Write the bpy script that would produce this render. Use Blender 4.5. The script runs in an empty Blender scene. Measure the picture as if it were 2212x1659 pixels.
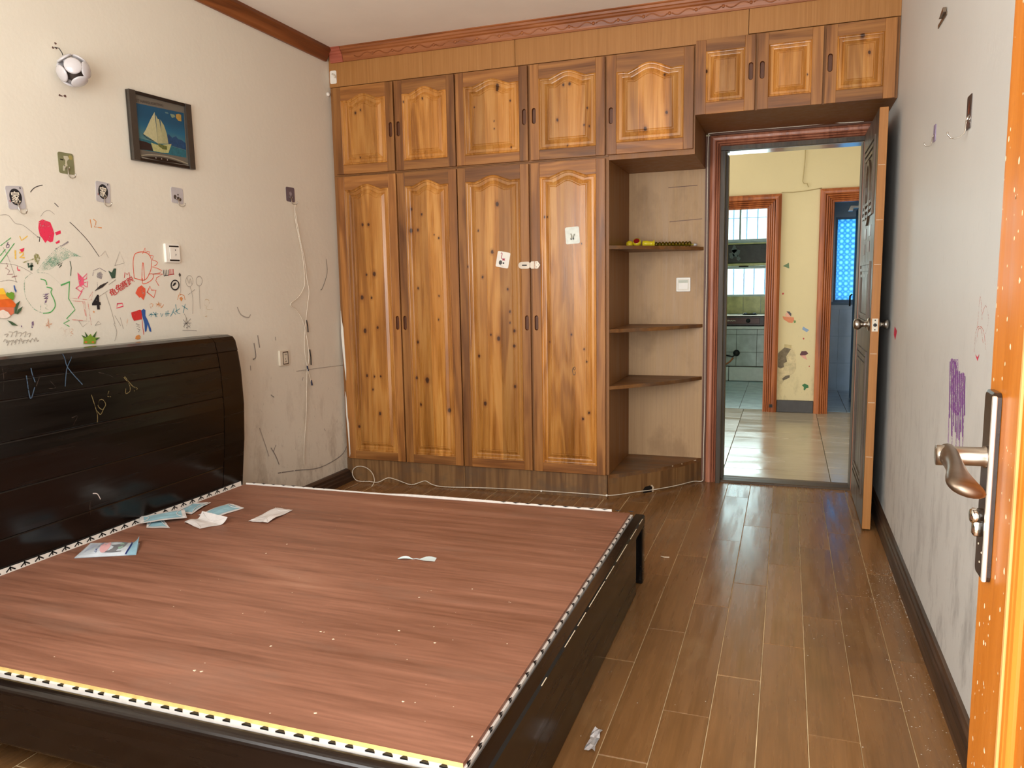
import bpy, bmesh, math, random
from mathutils import Vector, Matrix
from mathutils.geometry import tessellate_polygon
random.seed(11)
S = bpy.context.scene
COL = S.collection
PI = math.pi

# ------------------------------------------------------------------ camera
cd = bpy.data.cameras.new('camera'); cam = bpy.data.objects.new('camera', cd); COL.objects.link(cam)
cd.sensor_fit = 'HORIZONTAL'; cd.sensor_width = 36.0; cd.lens = 1655.7 / 2212 * 36.0
cd.clip_start = 0.02; cd.clip_end = 200
yaw, pitch, roll = 0.344475, -0.129022, -0.017471
fwd = Vector((-math.sin(yaw)*math.cos(pitch), math.cos(yaw)*math.cos(pitch), math.sin(pitch)))
rt0 = Vector((math.cos(yaw), math.sin(yaw), 0)); up0 = rt0.cross(fwd)
rt = rt0*math.cos(roll) + up0*math.sin(roll); up = -rt0*math.sin(roll) + up0*math.cos(roll)
M = Matrix((rt, up, -fwd)).transposed().to_4x4(); M.translation = (0, 0, 1.2)
cam.matrix_world = M
S.camera = cam

# ------------------------------------------------------------------ world, lights, exposure
S.view_settings.view_transform = 'Standard'; S.view_settings.look = 'None'
S.view_settings.exposure = 0.0; S.view_settings.gamma = 1.0; S.view_settings.use_curve_mapping = False
S.cycles.use_denoising = True
S.cycles.max_bounces = 10; S.cycles.diffuse_bounces = 6; S.cycles.glossy_bounces = 4; S.cycles.transparent_max_bounces = 12
S.cycles.sample_clamp_indirect = 6.0
W = bpy.data.worlds.new('sky'); S.world = W; W.use_nodes = True
bg = W.node_tree.nodes['Background']; bg.inputs[0].default_value = (0.93, 0.98, 1.0, 1); bg.inputs[1].default_value = 2.2

def area(name, loc, rot, sx, sy, watts, color):
    l = bpy.data.lights.new(name, 'AREA'); l.shape = 'RECTANGLE'; l.size = sx; l.size_y = sy; l.energy = watts; l.color = color
    o = bpy.data.objects.new(name, l); COL.objects.link(o); o.location = loc; o.rotation_euler = rot
    return o
# daylight through the bedroom window and the balcony doorway behind the camera
area('window_daylight', (-1.45, -0.10, 1.62), (math.radians(90), 0, 0), 1.5, 1.35, 62, (1.0, 0.98, 0.95))
area('doorway_daylight', (-0.16, -0.55, 1.15), (math.radians(90), 0, 0), 0.8, 1.9, 58, (1.0, 0.98, 0.95))
# daylight through the kitchen window and bathroom window; added fill light at unseen hall end
area('kitchen_daylight', (-0.62, 10.30, 1.55), (math.radians(-90), 0, 0), 1.1, 1.1, 46, (0.86, 1.0, 1.0))
area('bathroom_daylight', (0.60, 9.12, 1.40), (math.radians(-90), 0, 0), 0.26, 0.85, 0.8, (0.7, 0.92, 1.0))
area('hall_fill_light', (-2.6, 6.1, 1.5), (0, math.radians(-90), 0), 1.4, 1.6, 17, (1.0, 0.93, 0.82))

# ------------------------------------------------------------------ material helpers
def srgb(r, g, b):
    f = lambda c: c/12.92 if c <= 0.04045 else ((c+0.055)/1.055)**2.4
    return (f(r/255), f(g/255), f(b/255), 1)
def newmat(name):
    m = bpy.data.materials.new(name); m.use_nodes = True
    return m, m.node_tree, m.node_tree.nodes['Principled BSDF']
def nd(nt, t, **kw):
    n = nt.nodes.new(t)
    for k, v in kw.items():
        if k[0] == 'i' and k[1:].isdigit():
            i = n.inputs[int(k[1:])]
            if hasattr(v, 'is_output') or isinstance(v, bpy.types.NodeSocket): nt.links.new(v, i)
            else: i.default_value = v
        else: setattr(n, k, v)
    return n
def math_(nt, op, a, b=0.0, c=None):
    n = nt.nodes.new('ShaderNodeMath'); n.operation = op
    for i, v in enumerate((a, b) if c is None else (a, b, c)):
        if isinstance(v, bpy.types.NodeSocket): nt.links.new(v, n.inputs[i])
        else: n.inputs[i].default_value = v
    return n.outputs[0]
def ramp(nt, fac, stops):
    n = nt.nodes.new('ShaderNodeValToRGB'); nt.links.new(fac, n.inputs[0]); e = n.color_ramp.elements
    while len(e) < len(stops): e.new(0.5)
    for el, (p, c) in zip(e, stops): el.position = p; el.color = c
    return n.outputs[0]
def mixc(nt, fac, a, b, blend='MIX'):
    n = nt.nodes.new('ShaderNodeMix'); n.data_type = 'RGBA'; n.blend_type = blend
    for i, v in ((0, fac), (6, a), (7, b)):
        if isinstance(v, bpy.types.NodeSocket): nt.links.new(v, n.inputs[i])
        else: n.inputs[i].default_value = v
    return n.outputs[2]
def noise(nt, vec, scale, detail=3, rough=0.55, dist=0.0):
    n = nt.nodes.new('ShaderNodeTexNoise'); nt.links.new(vec, n.inputs['Vector'])
    n.inputs['Scale'].default_value = scale; n.inputs['Detail'].default_value = detail
    n.inputs['Roughness'].default_value = rough; n.inputs['Distortion'].default_value = dist
    return n.outputs[0]
def mapping(nt, vec, sc, loc=(0, 0, 0)):
    n = nt.nodes.new('ShaderNodeMapping'); nt.links.new(vec, n.inputs[0]); n.inputs[3].default_value = sc; n.inputs[1].default_value = loc
    return n.outputs[0]
def bump(nt, bs, h, st, dist=0.002):
    n = nt.nodes.new('ShaderNodeBump'); n.inputs['Strength'].default_value = st; n.inputs['Distance'].default_value = dist
    nt.links.new(h, n.inputs['Height']); nt.links.new(n.outputs[0], bs.inputs['Normal'])
def plain(name, rgb, rough=0.5, metal=0.0, vary=0.0, scale=20, spec=0.5, coat=0.0):
    m, nt, b = newmat(name); c = srgb(*rgb)
    b.inputs['Roughness'].default_value = rough; b.inputs['Metallic'].default_value = metal
    b.inputs['Specular IOR Level'].default_value = spec; b.inputs['Coat Weight'].default_value = coat
    tc = nt.nodes.new('ShaderNodeTexCoord').outputs['Object']
    n = noise(nt, tc, scale, 4)
    lo = tuple(x*(1-vary) for x in c[:3])+(1,); hi = tuple(min(1, x*(1+vary)) for x in c[:3])+(1,)
    nt.links.new(ramp(nt, n, [(0.3, lo), (0.7, hi)]), b.inputs['Base Color'])
    m.diffuse_color = c
    return m
def crayon(name, rgb, cover=0.75, grain=260):
    m, nt, b = newmat(name); b.inputs['Base Color'].default_value = srgb(*rgb); b.inputs['Roughness'].default_value = 0.8
    tc = nt.nodes.new('ShaderNodeTexCoord').outputs['Object']
    a = math_(nt, 'MULTIPLY', noise(nt, tc, grain, 2), noise(nt, tc, 40, 2))
    t = 0.42*(1-cover)+0.03
    r = nd(nt, 'ShaderNodeMapRange', i0=a, i1=t, i2=t+0.08, i3=0.08 if cover < 0.95 else 0.9, i4=min(1.0, cover+0.2))
    nt.links.new(r.outputs[0], b.inputs['Alpha'])
    return m
def wood(name, dark, mid, light, grain='z', rough=0.42, stave=0.0, sfreq=11.0, knots=(), O=(0, 0, 0), across=26, ringk=26.0, bumpst=0.25, spec=0.5, sv=0.28, coat=0.0, wear=None, rnd=True, stain=None):
    m, nt, b = newmat(name); m.diffuse_color = srgb(*mid)
    obj = nt.nodes.new('ShaderNodeTexCoord').outputs['Object']
    oi = nt.nodes.new('ShaderNodeObjectInfo').outputs['Random']
    offv = nd(nt, 'ShaderNodeVectorMath', operation='SCALE', i0=(31.0, 17.0, 23.0)); nt.links.new(oi, offv.inputs['Scale'])
    vec = nd(nt, 'ShaderNodeVectorMath', operation='ADD', i0=obj, i1=offv.outputs[0]).outputs[0] if rnd else obj
    def sc(a, l): return {'z': (a, a, l), 'x': (l, a, a), 'y': (a, l, a)}[grain]
    broad = noise(nt, mapping(nt, vec, sc(across*0.35, 0.8)), 1.0, 3, 0.5, 0.6)
    fine = noise(nt, mapping(nt, vec, sc(across*7, 5.0)), 1.0, 3, 0.6)
    mid_n = noise(nt, mapping(nt, vec, sc(across*1.6, 1.6)), 1.0, 3, 0.6)
    ring = math_(nt, 'MULTIPLY_ADD', math_(nt, 'SINE', math_(nt, 'MULTIPLY', broad, ringk)), 0.5, 0.5)
    f = math_(nt, 'ADD', math_(nt, 'MULTIPLY', broad, 0.35), math_(nt, 'MULTIPLY', ring, 0.16))
    f = math_(nt, 'ADD', f, math_(nt, 'MULTIPLY', fine, 0.24)); f = math_(nt, 'ADD', f, math_(nt, 'MULTIPLY', mid_n, 0.32))
    col = ramp(nt, f, [(0.34, srgb(*dark)), (0.54, srgb(*mid)), (0.74, srgb(*light))])
    if stave:
        sep = nd(nt, 'ShaderNodeSeparateXYZ', i0=vec)
        k = math_(nt, 'FLOOR', math_(nt, 'MULTIPLY', sep.outputs[0], sfreq))
        wn = nd(nt, 'ShaderNodeTexWhiteNoise', noise_dimensions='1D'); nt.links.new(k, wn.inputs['W'])
        v = math_(nt, 'MULTIPLY_ADD', wn.outputs[0], stave, 1-stave*0.55)
        hs = nd(nt, 'ShaderNodeHueSaturation', i4=col); nt.links.new(v, hs.inputs['Value']); col = hs.outputs[0]
    hs = nd(nt, 'ShaderNodeHueSaturation', i4=col); nt.links.new(math_(nt, 'MULTIPLY_ADD', oi, sv, 1-sv/2), hs.inputs['Value']); col = hs.outputs[0]
    if knots:
        wob = nd(nt, 'ShaderNodeTexNoise'); nt.links.new(obj, wob.inputs['Vector']); wob.inputs['Scale'].default_value = 90
        wv = nd(nt, 'ShaderNodeVectorMath', operation='MULTIPLY_ADD', i0=wob.outputs['Color'], i1=(0.006, 0, 0.006), i2=obj).outputs[0]
        sx = nd(nt, 'ShaderNodeVectorMath', operation='MULTIPLY', i0=wv, i1=(1.0, 0.0, 0.72)).outputs[0]
        acc = halo = None
        for (kx, kz, kr) in knots:
            p = (kx-O[0]+0.003, 0.0, (kz-O[2]+0.003)*0.72)
            d = nd(nt, 'ShaderNodeVectorMath', operation='DISTANCE', i0=sx, i1=p).outputs['Value']
            r1 = nd(nt, 'ShaderNodeMapRange', i0=d, i1=kr*0.7, i2=kr*1.2, i3=1.0, i4=0.0).outputs[0]
            r2 = nd(nt, 'ShaderNodeMapRange', i0=d, i1=kr*0.8, i2=kr*2.6, i3=0.5, i4=0.0).outputs[0]
            acc = r1 if acc is None else math_(nt, 'MAXIMUM', acc, r1)
            halo = r2 if halo is None else math_(nt, 'MAXIMUM', halo, r2)
        col = mixc(nt, halo, col, srgb(118, 62, 22))
        col = mixc(nt, math_(nt, 'MULTIPLY', acc, 0.92), col, srgb(56, 26, 10))
    if wear:
        wn = noise(nt, mapping(nt, vec, wear[1]), 1.0, 5, 0.65)
        wr = nd(nt, 'ShaderNodeMapRange', i0=wn, i1=wear[2], i2=wear[2]+0.16, i3=0.0, i4=wear[3]).outputs[0]
        col = mixc(nt, wr, col, srgb(*wear[0]))
    if stain:
        wn = noise(nt, mapping(nt, obj, stain[1]), 1.0, 5, 0.6)
        wr = nd(nt, 'ShaderNodeMapRange', i0=wn, i1=stain[2], i2=stain[2]+0.22, i3=0.0, i4=stain[3]).outputs[0]
        col = mixc(nt, wr, col, srgb(*stain[0]))
    nt.links.new(col, b.inputs['Base Color'])
    rr = nd(nt, 'ShaderNodeMapRange', i0=mid_n, i1=0.3, i2=0.7, i3=max(0.05, rough-0.09), i4=rough+0.12)
    nt.links.new(rr.outputs[0], b.inputs['Roughness']); b.inputs['Specular IOR Level'].default_value = spec
    b.inputs['Coat Weight'].default_value = coat; b.inputs['Coat Roughness'].default_value = 0.25
    bump(nt, b, fine, bumpst, 0.0006)
    return m

# ------------------------------------------------------------------ mesh helpers
class MB:
    def __init__(s, T=None): s.v = []; s.f = []; s.mi = []; s.T = T; s.cur = 0; s.sm = []; s.smooth = False
    def add(s, vs, fs):
        n = len(s.v); s.v += [tuple(s.T(*p)) if s.T else tuple(p) for p in vs]
        for f in fs: s.f.append([n+i for i in f]); s.mi.append(s.cur); s.sm.append(s.smooth)
        return s
    def box(s, x0, x1, y0, y1, z0, z1, c=0.0):
        X = (min(x0, x1), max(x0, x1)); Y = (min(y0, y1), max(y0, y1)); Z = (min(z0, z1), max(z0, z1))
        if c <= 0:
            vs = [(X[i], Y[j], Z[k]) for i in (0, 1) for j in (0, 1) for k in (0, 1)]
            return s.add(vs, [(0, 1, 3, 2), (4, 6, 7, 5), (0, 4, 5, 1), (2, 3, 7, 6), (0, 2, 6, 4), (1, 5, 7, 3)])
        c = min(c, 0.49*min(X[1]-X[0], Y[1]-Y[0], Z[1]-Z[0]))
        vs = []; ix = {}
        for i in (0, 1):
            for j in (0, 1):
                for k in (0, 1):
                    si, sj, sk = (1-2*i)*c, (1-2*j)*c, (1-2*k)*c
                    ix[i, j, k, 0] = len(vs); vs.append((X[i], Y[j]+sj, Z[k]+sk))
                    ix[i, j, k, 1] = len(vs); vs.append((X[i]+si, Y[j], Z[k]+sk))
                    ix[i, j, k, 2] = len(vs); vs.append((X[i]+si, Y[j]+sj, Z[k]))
        fs = []
        q = [(0, 0), (1, 0), (1, 1), (0, 1)]
        for e in (0, 1):
            fs.append([ix[e, a, b, 0] for a, b in q]); fs.append([ix[a, e, b, 1] for a, b in q]); fs.append([ix[a, b, e, 2] for a, b in q])
        for a in (0, 1):
            for b in (0, 1):
                fs.append([ix[a, b, 0, 0], ix[a, b, 1, 0], ix[a, b, 1, 1], ix[a, b, 0, 1]])
                fs.append([ix[a, 0, b, 0], ix[a, 1, b, 0], ix[a, 1, b, 2], ix[a, 0, b, 2]])
                fs.append([ix[0, a, b, 1], ix[1, a, b, 1], ix[1, a, b, 2], ix[0, a, b, 2]])
        for i in (0, 1):
            for j in (0, 1):
                for k in (0, 1): fs.append([ix[i, j, k, t] for t in (0, 1, 2)])
        return s.add(vs, fs)
    def prism(s, loops, d0, d1, plane='xz'):
        f = {'xz': lambda a, b, d: (a, d, b), 'yz': lambda a, b, d: (d, a, b), 'xy': lambda a, b, d: (a, b, d)}[plane]
        flat = [p for l in loops for p in l]; n = len(flat)
        tri = tessellate_polygon([[Vector((p[0], p[1], 0)) for p in l] for l in loops])
        vs = [f(p[0], p[1], d0) for p in flat] + [f(p[0], p[1], d1) for p in flat]
        fs = [list(t) for t in tri] + [[i+n for i in t] for t in tri]
        o = 0
        for l in loops:
            k = len(l)
            for i in range(k): fs.append([o+i, o+(i+1) % k, n+o+(i+1) % k, n+o+i])
            o += k
        return s.add(vs, fs)
    def sheet(s, loop, d, plane='xz'):
        f = {'xz': lambda a, b: (a, d, b), 'yz': lambda a, b: (d, a, b), 'xy': lambda a, b: (a, b, d)}[plane]
        tri = tessellate_polygon([[Vector((p[0], p[1], 0)) for p in loop]])
        return s.add([f(*p) for p in loop], [list(t) for t in tri])
    def loft(s, rings, closed=True, cap=True):
        k = len(rings[0]); vs = [p for r in rings for p in r]; fs = []
        for i in range(len(rings)-1):
            for j in range(k if closed else k-1):
                fs.append([i*k+j, i*k+(j+1) % k, (i+1)*k+(j+1) % k, (i+1)*k+j])
        if cap and closed:
            fs.append(list(range(k))); fs.append([(len(rings)-1)*k+j for j in range(k)])
        return s.add(vs, fs)
    def tube(s, path, r, n=8, cap=True):
        P = [Vector(p) for p in path]; rings = []; u = None
        rs = r if isinstance(r, (list, tuple)) else [r]*len(P)
        for i, p in enumerate(P):
            t = (P[min(i+1, len(P)-1)]-P[max(i-1, 0)]).normalized()
            if u is None: u = t.orthogonal().normalized()
            u = (u-t*u.dot(t)); u = u.normalized() if u.length > 1e-6 else t.orthogonal().normalized()
            w = t.cross(u)
            rings.append([tuple(p+(u*math.cos(2*PI*j/n)+w*math.sin(2*PI*j/n))*rs[i]) for j in range(n)])
        return s.loft(rings, True, cap)
    def lathe(s, prof, c, axis, n=20):
        a = Vector(axis).normalized(); u = a.orthogonal().normalized(); w = a.cross(u); c = Vector(c)
        rings = [[tuple(c+a*h+(u*math.cos(2*PI*j/n)+w*math.sin(2*PI*j/n))*max(r, 1e-5)) for j in range(n)] for r, h in prof]
        return s.loft(rings, True, True)
    def ribbon(s, pts, w, d, plane='yz', smooth=True):
        P = [Vector((p[0], p[1])) for p in pts]
        if smooth and len(P) > 2:
            Q = []
            for i in range(len(P)-1):
                p0 = P[max(i-1, 0)]; p1 = P[i]; p2 = P[i+1]; p3 = P[min(i+2, len(P)-1)]
                for t in (0, .25, .5, .75):
                    Q.append(0.5*((2*p1)+(p2-p0)*t+(2*p0-5*p1+4*p2-p3)*t*t+(3*p1-p0-3*p2+p3)*t**3))
            P = Q+[P[-1]]
        f = {'xz': lambda a, b, e: (a, e, b), 'yz': lambda a, b, e: (e, a, b), 'xy': lambda a, b, e: (a, b, e)}[plane]
        L = []; R = []
        for i, p in enumerate(P):
            t = P[min(i+1, len(P)-1)]-P[max(i-1, 0)]
            t = t.normalized() if t.length > 1e-9 else Vector((1, 0)); nrm = Vector((-t.y, t.x))*w/2
            if i == 0: p = p-t*w*0.4
            if i == len(P)-1: p = p+t*w*0.4
            dd = d(p) if callable(d) else d
            L.append(f(*(p+nrm), dd)); R.append(f(*(p-nrm), dd))
        k = len(L)
        return s.add(L+R, [[i, i+1, k+i+1, k+i] for i in range(k-1)])
    def build(s, name, mats, parent=None, O=None, smooth=None, recalc=True, bev=0.0):
        if O is None: O = parent.get('_o', (0, 0, 0)) if parent else (0, 0, 0)
        O = tuple(O)
        me = bpy.data.meshes.new(name)
        me.from_pydata([(a-O[0], b-O[1], c-O[2]) for a, b, c in s.v], [], s.f)
        for m in (mats if isinstance(mats, (list, tuple)) else [mats]): me.materials.append(m)
        for p, mi, sm in zip(me.polygons, s.mi, s.sm): p.material_index = mi; p.use_smooth = sm if smooth is None else smooth
        if recalc:
            bm = bmesh.new(); bm.from_mesh(me); bmesh.ops.recalc_face_normals(bm, faces=bm.faces); bm.to_mesh(me); bm.free()
        o = bpy.data.objects.new(name, me); COL.objects.link(o)
        o['_o'] = O
        if parent: o.parent = parent
        else: o.location = O
        if bev: b = o.modifiers.new('bevel', 'BEVEL'); b.width = bev; b.segments = 2; b.limit_method = 'ANGLE'
        if smooth and len(me.polygons) > 0:
            pass
        return o
def thing(name, label, cat, O=(0, 0, 0), group=None):
    o = bpy.data.objects.new(name, None); COL.objects.link(o); o.location = O; o['_o'] = tuple(O); o.empty_display_size = 0.05
    o['label'] = label; o['category'] = cat
    if group: o['group'] = group
    return o
def tag(o, label, cat=None, group=None):
    o['label'] = label
    if cat: o['category'] = cat
    if group: o['group'] = group
    return o
def struct(o): o['kind'] = 'structure'; return o
def stuff(o): o['kind'] = 'stuff'; return o
def group_of(name): return None
def text(body, size, T, align=True, xs=1.0, bold=0.0, dep=0.0):
    c = bpy.data.curves.new('t', 'FONT'); c.body = body; c.size = 1.0; c.offset = bold; c.resolution_u = 3
    o = bpy.data.objects.new('t', c); m = bpy.data.meshes.new_from_object(o)
    vs = [v.co.copy() for v in m.vertices]; fs = [list(p.vertices) for p in m.polygons]
    bpy.data.objects.remove(o); bpy.data.curves.remove(c); bpy.data.meshes.remove(m)
    if not vs: return MB()
    cx = (min(v.x for v in vs)+max(v.x for v in vs))/2; cy = (min(v.y for v in vs)+max(v.y for v in vs))/2
    h = max(v.y for v in vs)-min(v.y for v in vs); k = size/h
    mb = MB(T); mb.add([((v.x-cx)*k*xs, (v.y-cy)*k, 0) for v in vs], fs)
    return mb
def arc(cx, cy, r, a0, a1, n, ry=None):
    return [(cx+r*math.cos(math.radians(a0+(a1-a0)*i/n)), cy+(ry or r)*math.sin(math.radians(a0+(a1-a0)*i/n))) for i in range(n+1)]
def rrect(a0, a1, b0, b1, r, n=4):
    return arc(a1-r, b1-r, r, 0, 90, n)+arc(a0+r, b1-r, r, 90, 180, n)+arc(a0+r, b0+r, r, 180, 270, n)+arc(a1-r, b0+r, r, 270, 360, n)

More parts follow.
